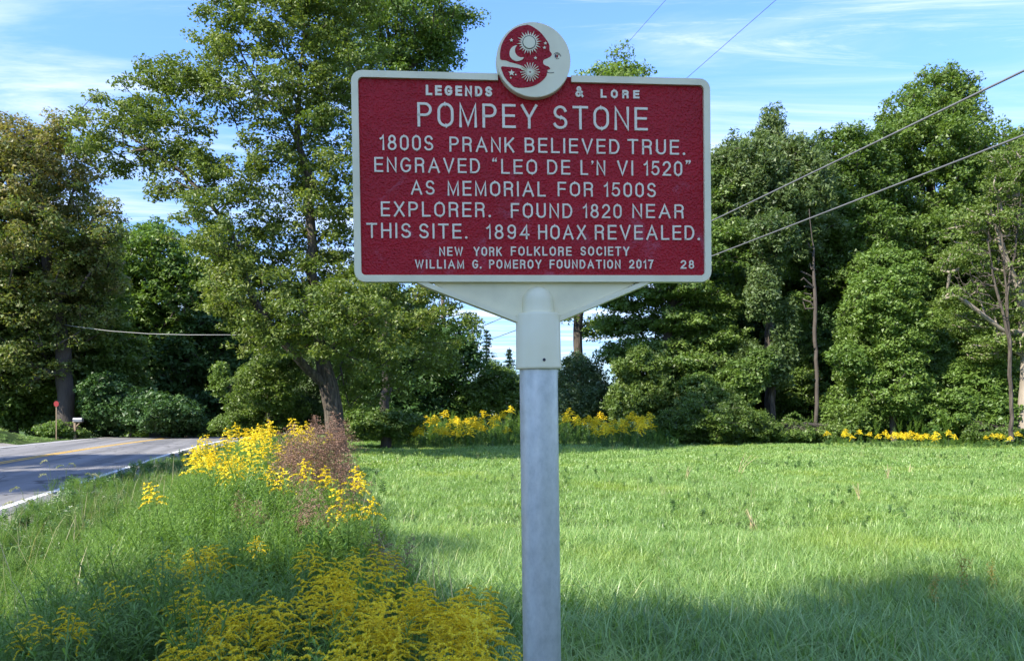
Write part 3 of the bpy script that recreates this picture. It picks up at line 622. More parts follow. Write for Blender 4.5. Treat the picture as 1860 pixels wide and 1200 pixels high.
tree_px('rust_tree', 'broad tree across the road with rusty brown autumn leaves over green', 'tree', 125, 50,
  [(40, 330, 95, 95), (120, 320, 60, 80), (20, 260, 70, 60), (120, 240, 40, 45), (60, 450, 120, 90), (150, 430, 60, 70), (110, 560, 90, 80), (20, 600, 90, 90), (-60, 400, 110, 160), (175, 500, 45, 60), (200, 400, 25, 40), (60, 660, 90, 60), (-10, 700, 60, 45)],
  13, 1000, .9, 120, .16, (M['leaf_rust'], M['bark_dark']), .50, maxdepth=6, inner=.3, minz=1.2,
  tintf=lambda T, R: np.clip(-.02+.95*(T[:, 2]-T[:, 2].min())/np.ptp(T[:, 2])+R.normal(0, .18, len(T)), 0, 1))
tree_px('maple_tree', 'bright green maple behind the rusty tree, above the road', 'tree', 280, 62,
  [(270, 470, 75, 50), (215, 540, 60, 55), (320, 540, 75, 70), (250, 600, 90, 60), (370, 500, 50, 50), (260, 430, 40, 28)],
  14, 520, 1.0, 95, .22, (M['leaf_bright'], M['bark_dark']), .40, inner=.45, minz=1.5)
tree_px('maple_tree', 'dark maple hanging low over the bend of the road', 'tree', 345, 62,
  [(330, 640, 90, 60), (400, 570, 60, 80), (300, 700, 60, 45), (420, 680, 50, 60), (360, 730, 60, 30), (240, 680, 60, 60)],
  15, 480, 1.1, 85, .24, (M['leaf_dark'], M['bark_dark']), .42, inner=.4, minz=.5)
tree_px('maple_tree', 'shaded low branched tree behind the skirt of the forked maple', 'tree', 720, 44,
  [(700, 600, 90, 80), (780, 640, 70, 60), (640, 660, 70, 60), (720, 700, 90, 50), (830, 640, 40, 50), (660, 740, 70, 30), (760, 740, 60, 30)],
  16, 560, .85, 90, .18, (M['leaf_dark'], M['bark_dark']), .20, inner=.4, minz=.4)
# behind and right of the marker
tree_px('oak_tree', 'tall tree behind the marker, its pointed tip showing above the top border', 'tree', 1048, 47,
  [(1125, 125, 34, 38), (1100, 150, 40, 30), (1165, 140, 22, 22), (1045, 138, 18, 16), (1110, 230, 90, 70), (1060, 330, 100, 90), (1150, 400, 110, 90), (1015, 560, 30, 22), (1085, 590, 40, 22), (1090, 480, 90, 60), (1200, 300, 90, 90)],
  21, 520, .8, 105, .145, (M['leaf_mid'], M['bark']), .27, inner=.35, minz=6.0,
  skel_px=[[(1048, 790), (1050, 700), (1049, 600), (1056, 520), (1090, 400), (1110, 250), (1125, 140)]])
tree_px('maple_tree', 'dark maple with tiered drooping branches just right of the bracket', 'tree', 1200, 44,
  [(1150, 540, 60, 22), (1220, 520, 80, 24), (1130, 590, 55, 16), (1240, 580, 80, 22), (1180, 630, 70, 18), (1290, 545, 60, 28), (1300, 610, 60, 26), (1120, 640, 35, 14), (1240, 660, 80, 24), (1300, 440, 60, 50), (1310, 360, 50, 60), (1230, 420, 60, 60), (1350, 480, 40, 60)],
  22, 640, .66, 110, .135, (M['leaf_mid'], M['bark_dark']), .30, inner=.3, minz=1.5, flat=.35, droop=.6)
tree_px('willow_tree', 'pale feathery willow with a slim upright top right of the marker', 'tree', 1400, 45,
  [(1400, 240, 26, 48), (1360, 300, 60, 50), (1320, 330, 45, 50), (1440, 300, 45, 50), (1400, 370, 90, 60), (1320, 420, 50, 50), (1450, 400, 60, 60), (1480, 330, 35, 50)],
  23, 800, .55, 120, .11, (M['leaf_willow'], M['bark_dark']), .30, inner=.35, minz=5, flat=1.1, droop=.9, elong=3.0, up=.2)
tree_px('vine_draped_tree', 'slim tree draped in bright vine leaves beside the willow, hanging in a column', 'tree', 1405, 42,
  [(1390, 470, 36, 40), (1385, 530, 26, 45), (1400, 420, 40, 30), (1425, 600, 18, 50), (1415, 660, 22, 40), (1360, 660, 30, 40), (1330, 700, 30, 30)],
  24, 330, .5, 115, .12, (M['leaf_willow'], M['bark']), .16, inner=.4, minz=.6, flat=.9, droop=.8)
tree_px('maple_tree', 'mid green maple between the pale willow and the tallest tree', 'tree', 1535, 47,
  [(1530, 280, 60, 45), (1500, 350, 55, 60), (1580, 330, 50, 60), (1540, 420, 80, 70), (1480, 450, 60, 60), (1600, 260, 30, 25), (1560, 500, 70, 50)],
  25, 700, .72, 115, .14, (M['leaf_mid'], M['bark_dark']), .30, inner=.4, minz=5)
tree_px('maple_tree', 'tallest tree of the right tree line with a domed crown above the upper cable', 'tree', 1700, 50,
  [(1710, 165, 62, 42), (1660, 210, 60, 45), (1745, 215, 45, 55), (1700, 260, 95, 60), (1625, 240, 35, 25), (1690, 350, 110, 70), (1620, 340, 60, 60), (1760, 330, 40, 70), (1680, 440, 110, 70), (1640, 520, 60, 50), (1740, 500, 70, 60)],
  26, 1050, .75, 115, .145, (M['leaf_mid'], M['bark_dark']), .40, inner=.4, minz=4)
tree_px('maple_tree', 'sunlit maple in front of the wood with leaves down to the grass', 'tree', 1625, 41,
  [(1600, 540, 60, 50), (1575, 600, 55, 45), (1640, 600, 50, 60), (1570, 670, 50, 55), (1625, 690, 50, 60), (1660, 720, 35, 45), (1600, 480, 40, 35), (1550, 740, 55, 35), (1640, 500, 40, 40), (1540, 650, 30, 25)],
  27, 800, .55, 120, .12, (M['leaf_bright'], M['bark_dark']), .16, inner=.45, minz=.15)
tree_px('locust_tree', 'yellow green feathery tree at the field edge with a stout bare lower trunk', 'tree', 1862, 38,
  [(1790, 400, 60, 25), (1840, 340, 60, 40), (1750, 470, 50, 26), (1810, 520, 60, 28), (1740, 540, 40, 20), (1850, 440, 60, 40), (1790, 580, 55, 22), (1760, 430, 40, 22), (1830, 620, 40, 16), (1900, 500, 80, 120), (1900, 330, 70, 90), (1860, 290, 60, 30), (1790, 640, 50, 16)],
  28, 560, .56, 110, .095, (M['leaf_locust'], M['bark_pale']), .30, inner=.25, minz=3, flat=.3, droop=.4, elong=1.5, pw=.42,
  skel_px=[[(1862, 805), (1861, 740), (1866, 650), (1862, 600), (1856, 520), (1850, 440), (1845, 380), (1850, 300)], [(1861, 625), (1830, 605, -.5), (1790, 575, -.8), (1750, 545, -1)], [(1858, 560), (1835, 490, -.5), (1815, 430, -.8), (1800, 390, -1)], [(1861, 600), (1880, 500), (1890, 400)]])
tree_px('maple_tree', 'green tree behind the locust at the picture edge', 'tree', 1850, 52,
  [(1840, 300, 60, 50), (1880, 260, 50, 40), (1800, 400, 60, 80), (1860, 420, 80, 90), (1800, 520, 70, 60), (1900, 600, 90, 90), (1820, 620, 60, 60)],
  29, 620, .95, 80, .2, (M['leaf_mid'], M['bark_dark']), .34, inner=.4, minz=2)
# dead bare tree right
def bare_tree(name, label, bpx, d, lobes_px, seed, n, mat, r0, skel_px):
    x = (bpx-930)/F*d; zb_ = float(gz(x, d)); root = empty(name, (x, d, zb_), label, 'tree'); B = np.array([x, d, zb_]); R = np.random.default_rng(seed)
    lobes = [tuple(at(l[0], l[1], d)-B)+(l[2]/F*d, l[2]/F*d*.7, l[3]/F*d) for l in lobes_px]
    T = sample_lobes(lobes, n, R, .2, 1.5); sk = [[at(q[0], q[1], d)-B for q in pl] for pl in skel_px]
    P, par, cnt = grow(sk, T, R, .45, .05); link('trunk', wood_mesh(P, par, cnt, r0, .008, mat, pw=.45), root); return root
bare_tree('dead_tree', 'leafless grey tree with fine twigs in front of the locust crown', 1825, 36.5, [(1815, 420, 40, 60), (1790, 440, 30, 50), (1845, 400, 30, 50), (1800, 520, 50, 50), (1840, 480, 30, 60), (1760, 510, 40, 30)], 31, 230, M['bark'], .085,
          [[(1838, 800), (1836, 700), (1832, 600), (1825, 500), (1818, 420), (1812, 370)], [(1832, 610), (1808, 520), (1795, 440)], [(1828, 540), (1845, 450), (1850, 380)]])
bare_tree('bare_trunk', 'slim bare grey trunk standing in the dark gap of the right wood', 1482, 41.5, [(1475, 470, 12, 40), (1465, 520, 14, 60)], 32, 24, M['bark_dark'], .10, [[(1482, 790), (1484, 700), (1480, 620), (1481, 560), (1478, 470), (1470, 380)]])
# spruces in the far gap
def spruce(x, y, h, r, seed, label):
    z0 = float(gz(x, y)); root = empty('spruce_tree', (x, y, z0), label, 'spruce', None); R = np.random.default_rng(seed)
    V, Q = tube([(0, 0, -.1), (0, 0, h*.5), (0, 0, h)], [r*.07, r*.05, .02], 7); link('trunk', mesh('trunk', V, Q, M['bark_dark'], True), root)
    C = []
    for z in np.arange(h*.06, h*.99, .16+.012*h):
        rr_ = r*(1-z/h)**.85+.06; nb = max(4, int(9*rr_/r)+3)
        for k in range(nb):
            a = R.uniform(0, 2*PI); ln = rr_*R.uniform(.6, 1.15)
            for t in np.linspace(.25, 1, max(2, int(ln/.28))): C.append((ln*t*math.cos(a), ln*t*math.sin(a), z-.25*ln*t+.1*ln*t*t))
    C = np.array(C); link('crown', leaves_mesh(C, np.full(len(C), .20), 9, .09, M['needle'], R, .5, .6, elong=2.6), root)
spruce((884-930)/F*62, 62, 8.6, 1.7, 41, 'pointed dark spruce in the sky gap left of the marker collar')
spruce((846-930)/F*66, 66, 8.4, 2.0, 42, 'wider dark spruce beside the forked maple crown in the far gap')
spruce((925-930)/F*58, 58, 6.6, 1.6, 43, 'dark spruce partly behind the marker collar')
spruce((808-930)/F*60, 60, 7.2, 2.0, 44, 'low dark spruce under the forked maple branches in the far gap')
# shrubs
def shrub(label, bpx, d, lobes_px, seed, n_cl, cl_r, n_leaf, leaf, mat, name='shrub', **kw):
    kw.setdefault('minz', .05)
    return tree_px(name, label, 'shrub', bpx, d, lobes_px, seed, n_cl, cl_r, n_leaf, leaf, (mat, M['bark_dark']), .05, inner=kw.pop('inner', .45), rtip=.006, **kw)
shrub('yellow green roadside shrub left of the forked trunk', 490, 30, [(485, 700, 55, 42), (500, 740, 55, 40), (450, 745, 40, 32), (520, 670, 30, 25), (470, 670, 25, 22)], 51, 420, .30, 80, .075, M['leaf_locust'])
shrub('dark glossy leaved shrub tucked against the forked trunk', 560, 32, [(560, 700, 28, 45), (555, 750, 35, 30), (545, 660, 20, 22)], 52, 220, .30, 75, .09, M['leaf_grey'])
shrub('low leafy bush at the road edge before the tunnel of trees', 415, 47, [(412, 770, 25, 14), (440, 780, 20, 10), (400, 690, 14, 30)], 53, 120, .40, 70, .12, M['leaf_mid'])
shrub('grey green bush right of the galvanised post', 1055, 44, [(1055, 690, 48, 45), (1070, 730, 55, 35), (1030, 740, 30, 30)], 54, 420, .42, 85, .11, M['leaf_grey'], flat=.9)
shrub('upright pale shrub with shoots on top behind the goldenrod', 1170, 42, [(1165, 680, 48, 40), (1185, 720, 55, 38), (1140, 730, 35, 32), (1160, 645, 18, 16), (1205, 655, 14, 18), (1130, 665, 16, 14)], 55, 480, .36, 90, .10, M['leaf_locust'], flat=.9, elong=2.2, up=.4)
shrub('wide arching bramble mound between the upright shrub and the low thicket', 1290, 39.5, [(1290, 760, 85, 38), (1240, 770, 60, 30), (1340, 770, 60, 28), (1290, 722, 45, 20), (1380, 780, 40, 18)], 56, 620, .34, 85, .075, M['leaf_locust'], elong=2.2)
shrub('leafy shrub standing above the bramble mound', 1350, 41.5, [(1350, 690, 40, 32), (1380, 660, 25, 28), (1330, 720, 35, 25), (1270, 700, 30, 20)], 57, 330, .42, 85, .12, M['leaf_mid'])
shrub('low thicket under the bare trunk, spreading right of the bramble mound', 1450, 40, [(1430, 785, 45, 18), (1480, 790, 40, 15), (1510, 785, 25, 15)], 58, 280, .32, 80, .08, M['leaf_mid'])
shrub('rounded bush at the foot of the bright maple', 1545, 40.3, [(1550, 760, 45, 32), (1530, 780, 30, 18)], 59, 300, .34, 85, .10, M['leaf_mid'])
shrub('bright full bush left of the locust trunk', 1780, 39.5, [(1775, 700, 62, 45), (1810, 680, 45, 32), (1740, 745, 40, 38), (1800, 750, 50, 32), (1745, 690, 30, 25)], 60, 560, .44, 90, .13, M['leaf_bright'])
shrub('small leafy bush at the foot of the locust trunk', 1815, 38, [(1815, 790, 45, 16), (1780, 785, 25, 20), (1850, 795, 30, 12)], 61, 230, .28, 75, .08, M['leaf_mid'])
shrub('dark bush under the tiered maple branches', 1250, 44, [(1230, 690, 40, 30), (1270, 740, 60, 40)], 62, 300, .5, 80, .14, M['leaf_dark'])
shrub('tall green weeds on the bank by the stout trunk', 125, 48.5, [(105, 778, 28, 13), (138, 784, 20, 9), (80, 780, 18, 10)], 63, 190, .26, 70, .09, M['leaf_bright'])
shrub('dark hedge mass beyond the mailbox', 235, 50, [(235, 740, 60, 35), (300, 750, 60, 30), (190, 720, 40, 45), (330, 770, 50, 18)], 64, 420, .6, 80, .16, M['leaf_dark'])
shrub('dark shrub behind the field edge goldenrod', 860, 46, [(830, 730, 50, 35), (880, 720, 40, 30), (900, 690, 30, 30), (780, 745, 40, 25), (930, 720, 40, 40)], 65, 480, .5, 80, .12, M['leaf_mid'])
shrub('shaded undergrowth at the foot of the forked trunk', 700, 36, [(660, 770, 50, 25), (720, 770, 45, 25), (625, 745, 25, 45)], 66, 330, .42, 80, .11, M['leaf_mid'])
# generic trees, copied for the depth of the wood, for the far side of the road and for the trees behind the camera
def generic(seed, x, y, h, r, mats, label, leaf=.24, low=.12, ncl=620, cr=1.0):
    root = empty('forest_tree', (x, y, float(gz(x, y))), label, 'tree', 'trees in the depth of the wood')
    R = np.random.default_rng(seed); lobes = []
    for k in range(9):
        z = h*(low+.1+(.83-low)*k/8); rr_ = r*(1-.55*abs((z/h-.45))**1.2*1.8)
        a = R.uniform(0, 2*PI); lobes.append((math.cos(a)*rr_*.35, math.sin(a)*rr_*.35, z, rr_*.72, rr_*.72, h*.13))
    build_tree(root, lobes, [[np.array([0, 0, -.2]), np.array([.1, .1, h*.35]), np.array([-.2, .2, h*.65]), np.array([0, 0, h*.9])]], seed, ncl, cr, 85, leaf, mats, h*.018, inner=.4, minz=h*low*.7)
    return root
wood_lab = 'dark tree in the depth of the wood behind the field'
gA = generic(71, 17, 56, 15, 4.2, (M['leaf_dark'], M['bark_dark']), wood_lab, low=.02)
gB = generic(72, 23, 60, 17, 4.8, (M['leaf_mid'], M['bark_dark']), wood_lab, low=.05)
G3 = 'trees in the depth of the wood'
for i, (px, d, s) in enumerate([(1330, 54, .95), (1430, 53, .85), (1500, 51.5, .82), (1570, 55, .9), (1640, 57, .95), (1720, 55, .9), (1790, 50, .85), (1860, 46, .8), (1930, 52, 1.), (1990, 46, .95),
        (1250, 52, .62), (1380, 60, .9), (1480, 62, .95), (1600, 64, 1.), (1740, 63, 1.), (1850, 60, 1.), (1970, 62, 1.1), (1440, 47, .48), (1500, 47, .5), (1700, 45.5, .42), (1330, 49, .5), (1770, 46, .5), (1560, 48, .45), (2080, 50, 1.0), (2200, 52, 1.0)]):
    wl = [(1300, 'dark tree in the wood behind the tiered maple'), (1460, 'dark tree in the wood behind the pale willow'), (1560, 'dark tree in the wood behind the bare trunk'), (1660, 'dark tree in the wood behind the sunlit maple'), (1800, 'dark tree in the wood between the tallest tree and the locust'), (9999, 'dark tree in the wood beyond the right picture edge')]
    copy_tree((gA, gB)[i % 2], (px-930)/F*d, d, i*1.3, s, next(b_ for a_, b_ in wl if px < a_), G3)
LT = 'dark tree over the far end of the road'; G4 = 'trees closing the road tunnel'
for i, (px, d, s) in enumerate([(300, 74, .8), (360, 80, .78), (420, 72, .75), (480, 66, .66), (240, 70, .8), (190, 62, .75), (150, 54, .8), (90, 60, .8), (30, 52, .8), (540, 62, .62), (600, 58, .6), (520, 50, .42), (660, 60, .62), (720, 62, .5), (-60, 50, .9), (330, 92, .9), (440, 90, .9), (390, 100, .9)]):
    copy_tree((gA, gB)[(i+1) % 2], (px-930)/F*d, d, i*1.9+.4, s, 'dark tree on the inside of the road bend behind the forked maple' if px > 470 else LT if px > 230 else 'dark tree behind the rusty leaved tree across the road', G4)
gC = generic(73, -14.1, -10.9, 22.5, 5.2, (M['leaf_mid'], M['bark_dark']), 'tall roadside tree with a high crown beyond the view behind the camera', low=.36, ncl=800)
gC['group'] = 'trees around the spot behind the camera'
copy_tree(gC, -17.6, -10.8, 2.1, .74, 'smaller roadside tree beyond the view left of the tall one', 'trees around the spot behind the camera')
OFFL = 'tree across the road, outside the view'
for i, (x, y, s) in enumerate([(-21, 10.5, .95), (-24.5, 18.5, .85)]):
    o = copy_tree((gA, gB)[i % 2], x, y, i*2.2+1, s, 'roadside tree beyond the left edge of the view, shading the road', 'trees around the spot behind the camera')
# ------------------------------------------------------------------ scattered ground cover (stuff, one object each)
def scatter(name, pts, protos, scl, R, tilt=.12):
    """points on the ground carrying small plants: one object whose node tree puts a tuft on each point"""
    c = bpy.data.collections.new(name+'_source')
    for k, me in enumerate(protos):
        o = bpy.data.objects.new('%s_tuft_%02d' % (name, k), me); c.objects.link(o)
    n = len(pts); me = bpy.data.meshes.new(name); me.vertices.add(n); me.vertices.foreach_set('co', np.asarray(pts, np.float32).ravel())
    a = me.attributes.new('idx', 'INT', 'POINT'); a.data.foreach_set('value', R.integers(0, len(protos), n).astype(np.int32))
    rot = np.column_stack([R.normal(0, tilt, n), R.normal(0, tilt, n), R.random(n)*2*PI]).astype(np.float32)
    a = me.attributes.new('rot', 'FLOAT_VECTOR', 'POINT'); a.data.foreach_set('vector', rot.ravel())
    a = me.attributes.new('scl', 'FLOAT', 'POINT'); a.data.foreach_set('value', np.asarray(scl, np.float32))
    o = link(name, me); ng = bpy.data.node_groups.new(name+'_nodes', 'GeometryNodeTree')
    ng.interface.new_socket('Geometry', in_out='INPUT', socket_type='NodeSocketGeometry'); ng.interface.new_socket('Geometry', in_out='OUTPUT', socket_type='NodeSocketGeometry')
    gi, go_ = ng.nodes.new('NodeGroupInput'), ng.nodes.new('NodeGroupOutput')
    ip = ng.nodes.new('GeometryNodeInstanceOnPoints'); ci = ng.nodes.new('GeometryNodeCollectionInfo')
    ci.inputs['Collection'].default_value = c; ci.inputs['Separate Children'].default_value = True; ci.inputs['Reset Children'].default_value = True
    def na(nm, ty):
        q = ng.nodes.new('GeometryNodeInputNamedAttribute'); q.data_type = ty; q.inputs['Name'].default_value = nm; return q.outputs['Attribute']
    L(ng, gi.outputs[0], ip.inputs['Points']); L(ng, ci.outputs[0], ip.inputs['Instance']); ip.inputs['Pick Instance'].default_value = True
    L(ng, na('idx', 'INT'), ip.inputs['Instance Index']); L(ng, na('rot', 'FLOAT_VECTOR'), ip.inputs['Rotation']); L(ng, na('scl', 'FLOAT'), ip.inputs['Scale'])
    L(ng, ip.outputs[0], go_.inputs[0]); md = o.modifiers.new('scatter', 'NODES'); md.node_group = ng
    return tag(o, kind='stuff')
def tuft(n, r, h, wd, R, mat, bend=.5, hv=.35):
    """n bent blades of grass"""
    a = R.random(n)*2*PI; rr_ = r*np.sqrt(R.random(n)); base = np.stack([rr_*np.cos(a), rr_*np.sin(a), np.full(n, -.02)], 1)
    dr = R.random(n)*2*PI; D = np.stack([np.cos(dr), np.sin(dr), np.zeros(n)], 1); S = np.stack([-np.sin(dr), np.cos(dr), np.zeros(n)], 1)
    H = h*(1-hv+2*hv*R.random(n)); B = bend*(.3+R.random(n)*1.1); rows = []
    for t, ww in ((0, 1.), (.4, .95), (.75, .7), (1, .06)):
        c = base+D*(H*B*t**2.0)[:, None]+np.array([0, 0, 1])*(H*(t-.35*B*t**3))[:, None]; w_ = S*(wd*ww*.5*(.7+.6*R.random(n)))[:, None]
        rows += [c-w_, c+w_]
    V = np.stack(rows, 1).reshape(-1, 3); i = np.arange(n)*8
    Fc = np.concatenate([np.stack([i+k, i+k+1, i+k+3, i+k+2], 1) for k in (0, 2, 4)]); ti = np.tile(R.random(n), 3)
    return mesh('tuft', V, Fc, mat, True, ti)
def in_view(y, margin): return 930/F*y+margin
def zone(y0, y1, dens, cond, R, margin=1.0):
    n = int(dens*(y1-y0)*2*in_view(y1, margin)); y = y0+(y1-y0)*R.random(n); xm = in_view(y1, margin); x = (R.random(n)*2-1)*xm
    ok = (np.abs(x) < in_view(y, margin)) & cond(x, y); return x[ok], y[ok]
R4 = np.random.default_rng(404)
M['grass'] = leafmat('grass_blade', [(0, (.095, .185, .038)), (.35, (.19, .325, .070)), (.7, (.28, .44, .115)), (.9, (.42, .55, .19)), (1, (.48, .43, .20))], transl=.40, gloss=.05, rough=.45, objvar=.3, patch=(.35, (.32, .43, .08), .50, .70))
M['grass_far'] = M['grass']
edge = lambda x, y: sroad(x, y)+.35*np.sin(y*.9)+.25*np.sin(y*2.3+x)
fieldc = lambda x, y: (edge(x, y) > 5.0)
P_, S_ = [], []
protos_n = [tuft(26, .11, .20, .0046, R4, M['grass'], 1.0) for k in range(6)]
protos_m = [tuft(64, .22, .11, .0065, R4, M['grass'], 1.0) for k in range(5)]
protos_f = [tuft(110, .42, .085, .013, R4, M['grass'], 1.0) for k in range(5)]
def lay(name, protos, y0, y1, dens, cond, s0, s1, sfun=None, margin=1.0):
    x, y = zone(y0, y1, dens, cond, R4, margin); s = s0+(s1-s0)*R4.random(len(x))
    s *= .85+.3*(np.sin(x*1.3+y*.7)*np.sin(y*.9-x*.4)*.5+.5)
    if sfun is not None: s *= sfun(x, y)
    return scatter(name, np.stack([x, y, gz(x, y)], 1), protos, s, R4)
tallnear = lambda x, y: 1+.2*(1-sst(y, 5.5, 8.5))
lay('grass', protos_n, 1.6, 10, 95, fieldc, .75, 1.25, tallnear)
lay('grass', protos_m, 9, 21, 34, fieldc, .7, 1.3)
lay('grass', protos_f, 19.5, 47, 11, lambda x, y: fieldc(x, y), .8, 1.3, None, 2)
# verge by the road and the bank across it
vergec = lambda x, y: (sroad(x, y) > .35) & (edge(x, y) < 5.3)
nearroad = lambda x, y: .35+.65*sst(sroad(x, y), .4, 2.4)
lay('grass', protos_m, 6, 30, 26, vergec, .7, 1.3, nearroad)
lay('grass', protos_f, 25, 52, 8, lambda x, y: (sroad(x, y) > .7) & (edge(x, y) < 5.3), .7, 1.2, nearroad)
lay('grass', protos_m, 12, 48, 6, lambda x, y: (sroad(x, y) < -9.1) & (sroad(x, y) > -22), .6, 1.1, None, 3)
# leafy weeds: stems set with narrow leaves
def leafy_stem(h, nl, ll, lw, R, mat, droop=.5, top=.35, spread=.0, arms=0):
    """one stem, leaves all round it, longest below the middle"""
    lean = R.normal(0, .08, 2); stems = [(np.zeros(3), np.array([lean[0], lean[1], 1.])*h)]
    for k in range(arms):
        a = R.random()*2*PI; z = R.uniform(.25, .75); st = np.array([lean[0], lean[1], 1.])*h*z; stems.append((st, st+np.array([math.cos(a)*.4, math.sin(a)*.4, .75])*h*R.uniform(.25, .5)))
    V, Fq, Ft, tint, nv = [], [], [], [], 0
    for (a0_, b0_) in stems:
        t = np.linspace(0, 1, 4)[:, None]; Vt, Qt = tube(a0_+(b0_-a0_)*t, [.004*h, .0035*h, .0028*h, .0012*h], 4); V.append(Vt); Fq.append(Qt+nv); nv += len(Vt); tint += [.35]*len(Qt)
        m_ = nl if a0_[2] == 0 else nl//3; u = np.linspace(.08, 1, m_)+R.normal(0, .01, m_); p = a0_+(b0_-a0_)*u[:, None]; an = np.arange(m_)*2.4+R.random(m_)*.6
        sz = ll*(top+(1-top)*np.sin(np.clip(u, 0, 1)**.8*PI*.92)**.6)*(.75+.5*R.random(m_)); el = .5-droop*R.random(m_)+u*.5
        D = np.stack([np.cos(an)*np.cos(el), np.sin(an)*np.cos(el), np.sin(el)], 1); S = np.stack([-np.sin(an), np.cos(an), np.zeros(m_)], 1)
        tip = p+D*sz[:, None]-np.array([0, 0, 1])*(sz*droop*.45)[:, None]; mid = p+D*(sz*.5)[:, None]
        W2 = S*(sz*lw*.5)[:, None]; q = np.stack([p, mid+W2, tip, mid-W2], 1).reshape(-1, 3); V.append(q); i = np.arange(m_)*4+nv; Fq.append(np.stack([i, i+1, i+2, i+3], 1)); nv += len(q); tint += list(R.random(m_))
    return mesh('leafy_stem', np.concatenate(V), np.concatenate(Fq), mat, False, np.array(tint))
M['weed'] = leafmat('weed_leaf', [(0, (.07, .145, .022)), (.5, (.145, .26, .036)), (1, (.25, .38, .075))], transl=.38, gloss=.03, objvar=.45, patch=(.9, (.13, .22, .045), .52, .70))
M['weed_broad'] = leafmat('weed_broad', [(0, (.05, .125, .028)), (.5, (.10, .21, .045)), (1, (.16, .29, .075))], transl=.35, gloss=.08, objvar=.4)
wp = [leafy_stem(.72, 130, .060, .17, R4, M['weed'], .5, arms=4) for k in range(5)]+[leafy_stem(.62, 100, .045, .15, R4, M['weed'], .7, arms=8) for k in range(4)]
wb = [leafy_stem(.42, 34, .10, .42, R4, M['weed_broad'], .8, arms=4) for k in range(5)]
wfine = [leafy_stem(.5, 90, .05, .10, R4, M['weed'], .6, arms=9) for k in range(4)]
def wh(x, y):
    s = sroad(x, y); return (.42+.46*sst(s, 2.2, 4.3)-.48*sst(s, 4.85, 5.5)+.16*sst(s, 3., 3.8)*(1-sst(s, 4.6, 5.2))*sst(y, 4.5, 7)*(1-sst(y, 16, 24)))*(1-.3*sst(y, 14, 26))
def weeds(name, protos, y0, y1, dens, cond, s0, s1):
    x, y = zone(y0, y1, dens, cond, R4, .7); s = (s0+(s1-s0)*R4.random(len(x)))*wh(x, y); return scatter(name, np.stack([x, y, gz(x, y)-.02], 1), protos, s, R4, .16)
strip_c = lambda a, b: (lambda x, y: (edge(x, y) > a) & (edge(x, y) < b))
weeds('weeds', wp, 1.25, 8, 55, strip_c(2.4, 5.25), .85, 1.25)
weeds('weeds', wp, 8, 27, 26, strip_c(2.2, 5.3), .8, 1.3)
weeds('weeds', wfine, 1.6, 9, 62, strip_c(.4, 4.4), 1.1, 2.0)
weeds('weeds', wfine, 9, 26, 30, strip_c(.6, 4.6), 1.1, 2.0)
weeds('weeds', wb, 2.5, 14, 24, strip_c(.5, 3.6), .9, 1.7)
weeds('weeds', wb, 14, 40, 8, strip_c(.5, 6.0), 1.0, 2.0)
x, y = zone(5, 44, 1.6, lambda x, y: (edge(x, y) > 5.4) & (np.sin(x*.7+y*.35)+np.sin(y*.8-x*.5) > .1), R4); scatter('weeds', np.stack([x, y, gz(x, y)], 1), wb, .22+.30*R4.random(len(x))**2, R4)
# taller growth along the foot of the wood
x, y = zone(38, 44, 4.0, lambda x, y: (sroad(x, y) > 7) & (y > 39.5+1.5*np.sin(x*.5)), R4); scatter('weeds', np.stack([x, y, gz(x, y)], 1), wb+wp, 1.3+1.2*R4.random(len(x)), R4)

x, y = zone(34.3, 41, 9.0, lambda x, y: (x/y*F+930 > 700) & (x/y*F+930 < 1235) & (y > 35.2+1.0*np.sin(x*.9)+.6*np.sin(x*2.3)), R4); scatter('weeds', np.stack([x, y, gz(x, y)], 1), wp+wb, (.55+.9*R4.random(len(x)))*np.clip(.55+(y-35)*.22, .5, 1.3), R4)
x, y = zone(35.0, 38, 7.0, lambda x, y: (x/y*F+930 > 1500), R4); scatter('weeds', np.stack([x, y, gz(x, y)], 1), wp+wb, .45+.35*R4.random(len(x)), R4)
M['seed_stem'] = leafmat('seed_stem', [(0, (.20, .22, .09)), (1, (.50, .44, .27))], transl=.3, gloss=.02)
ss_ = [tuft(5, .10, .62, .0055, R4, M['seed_stem'], .35) for k in range(4)]
x, y = zone(3.5, 22, 5.0, strip_c(.5, 5.3), R4); scatter('grass_seed_stems', np.stack([x, y, gz(x, y)], 1), ss_, (.6+.6*R4.random(len(x)))*(.5+.5*sst(sroad(x, y), .5, 3)), R4)
x, y = zone(5, 40, .9, lambda x, y: (edge(x, y) > 5.2) & (np.sin(x*.5+1)+np.sin(y*.37+x*.3) > .2), R4); scatter('grass_seed_stems', np.stack([x, y, gz(x, y)], 1), ss_, .28+.3*R4.random(len(x)), R4)
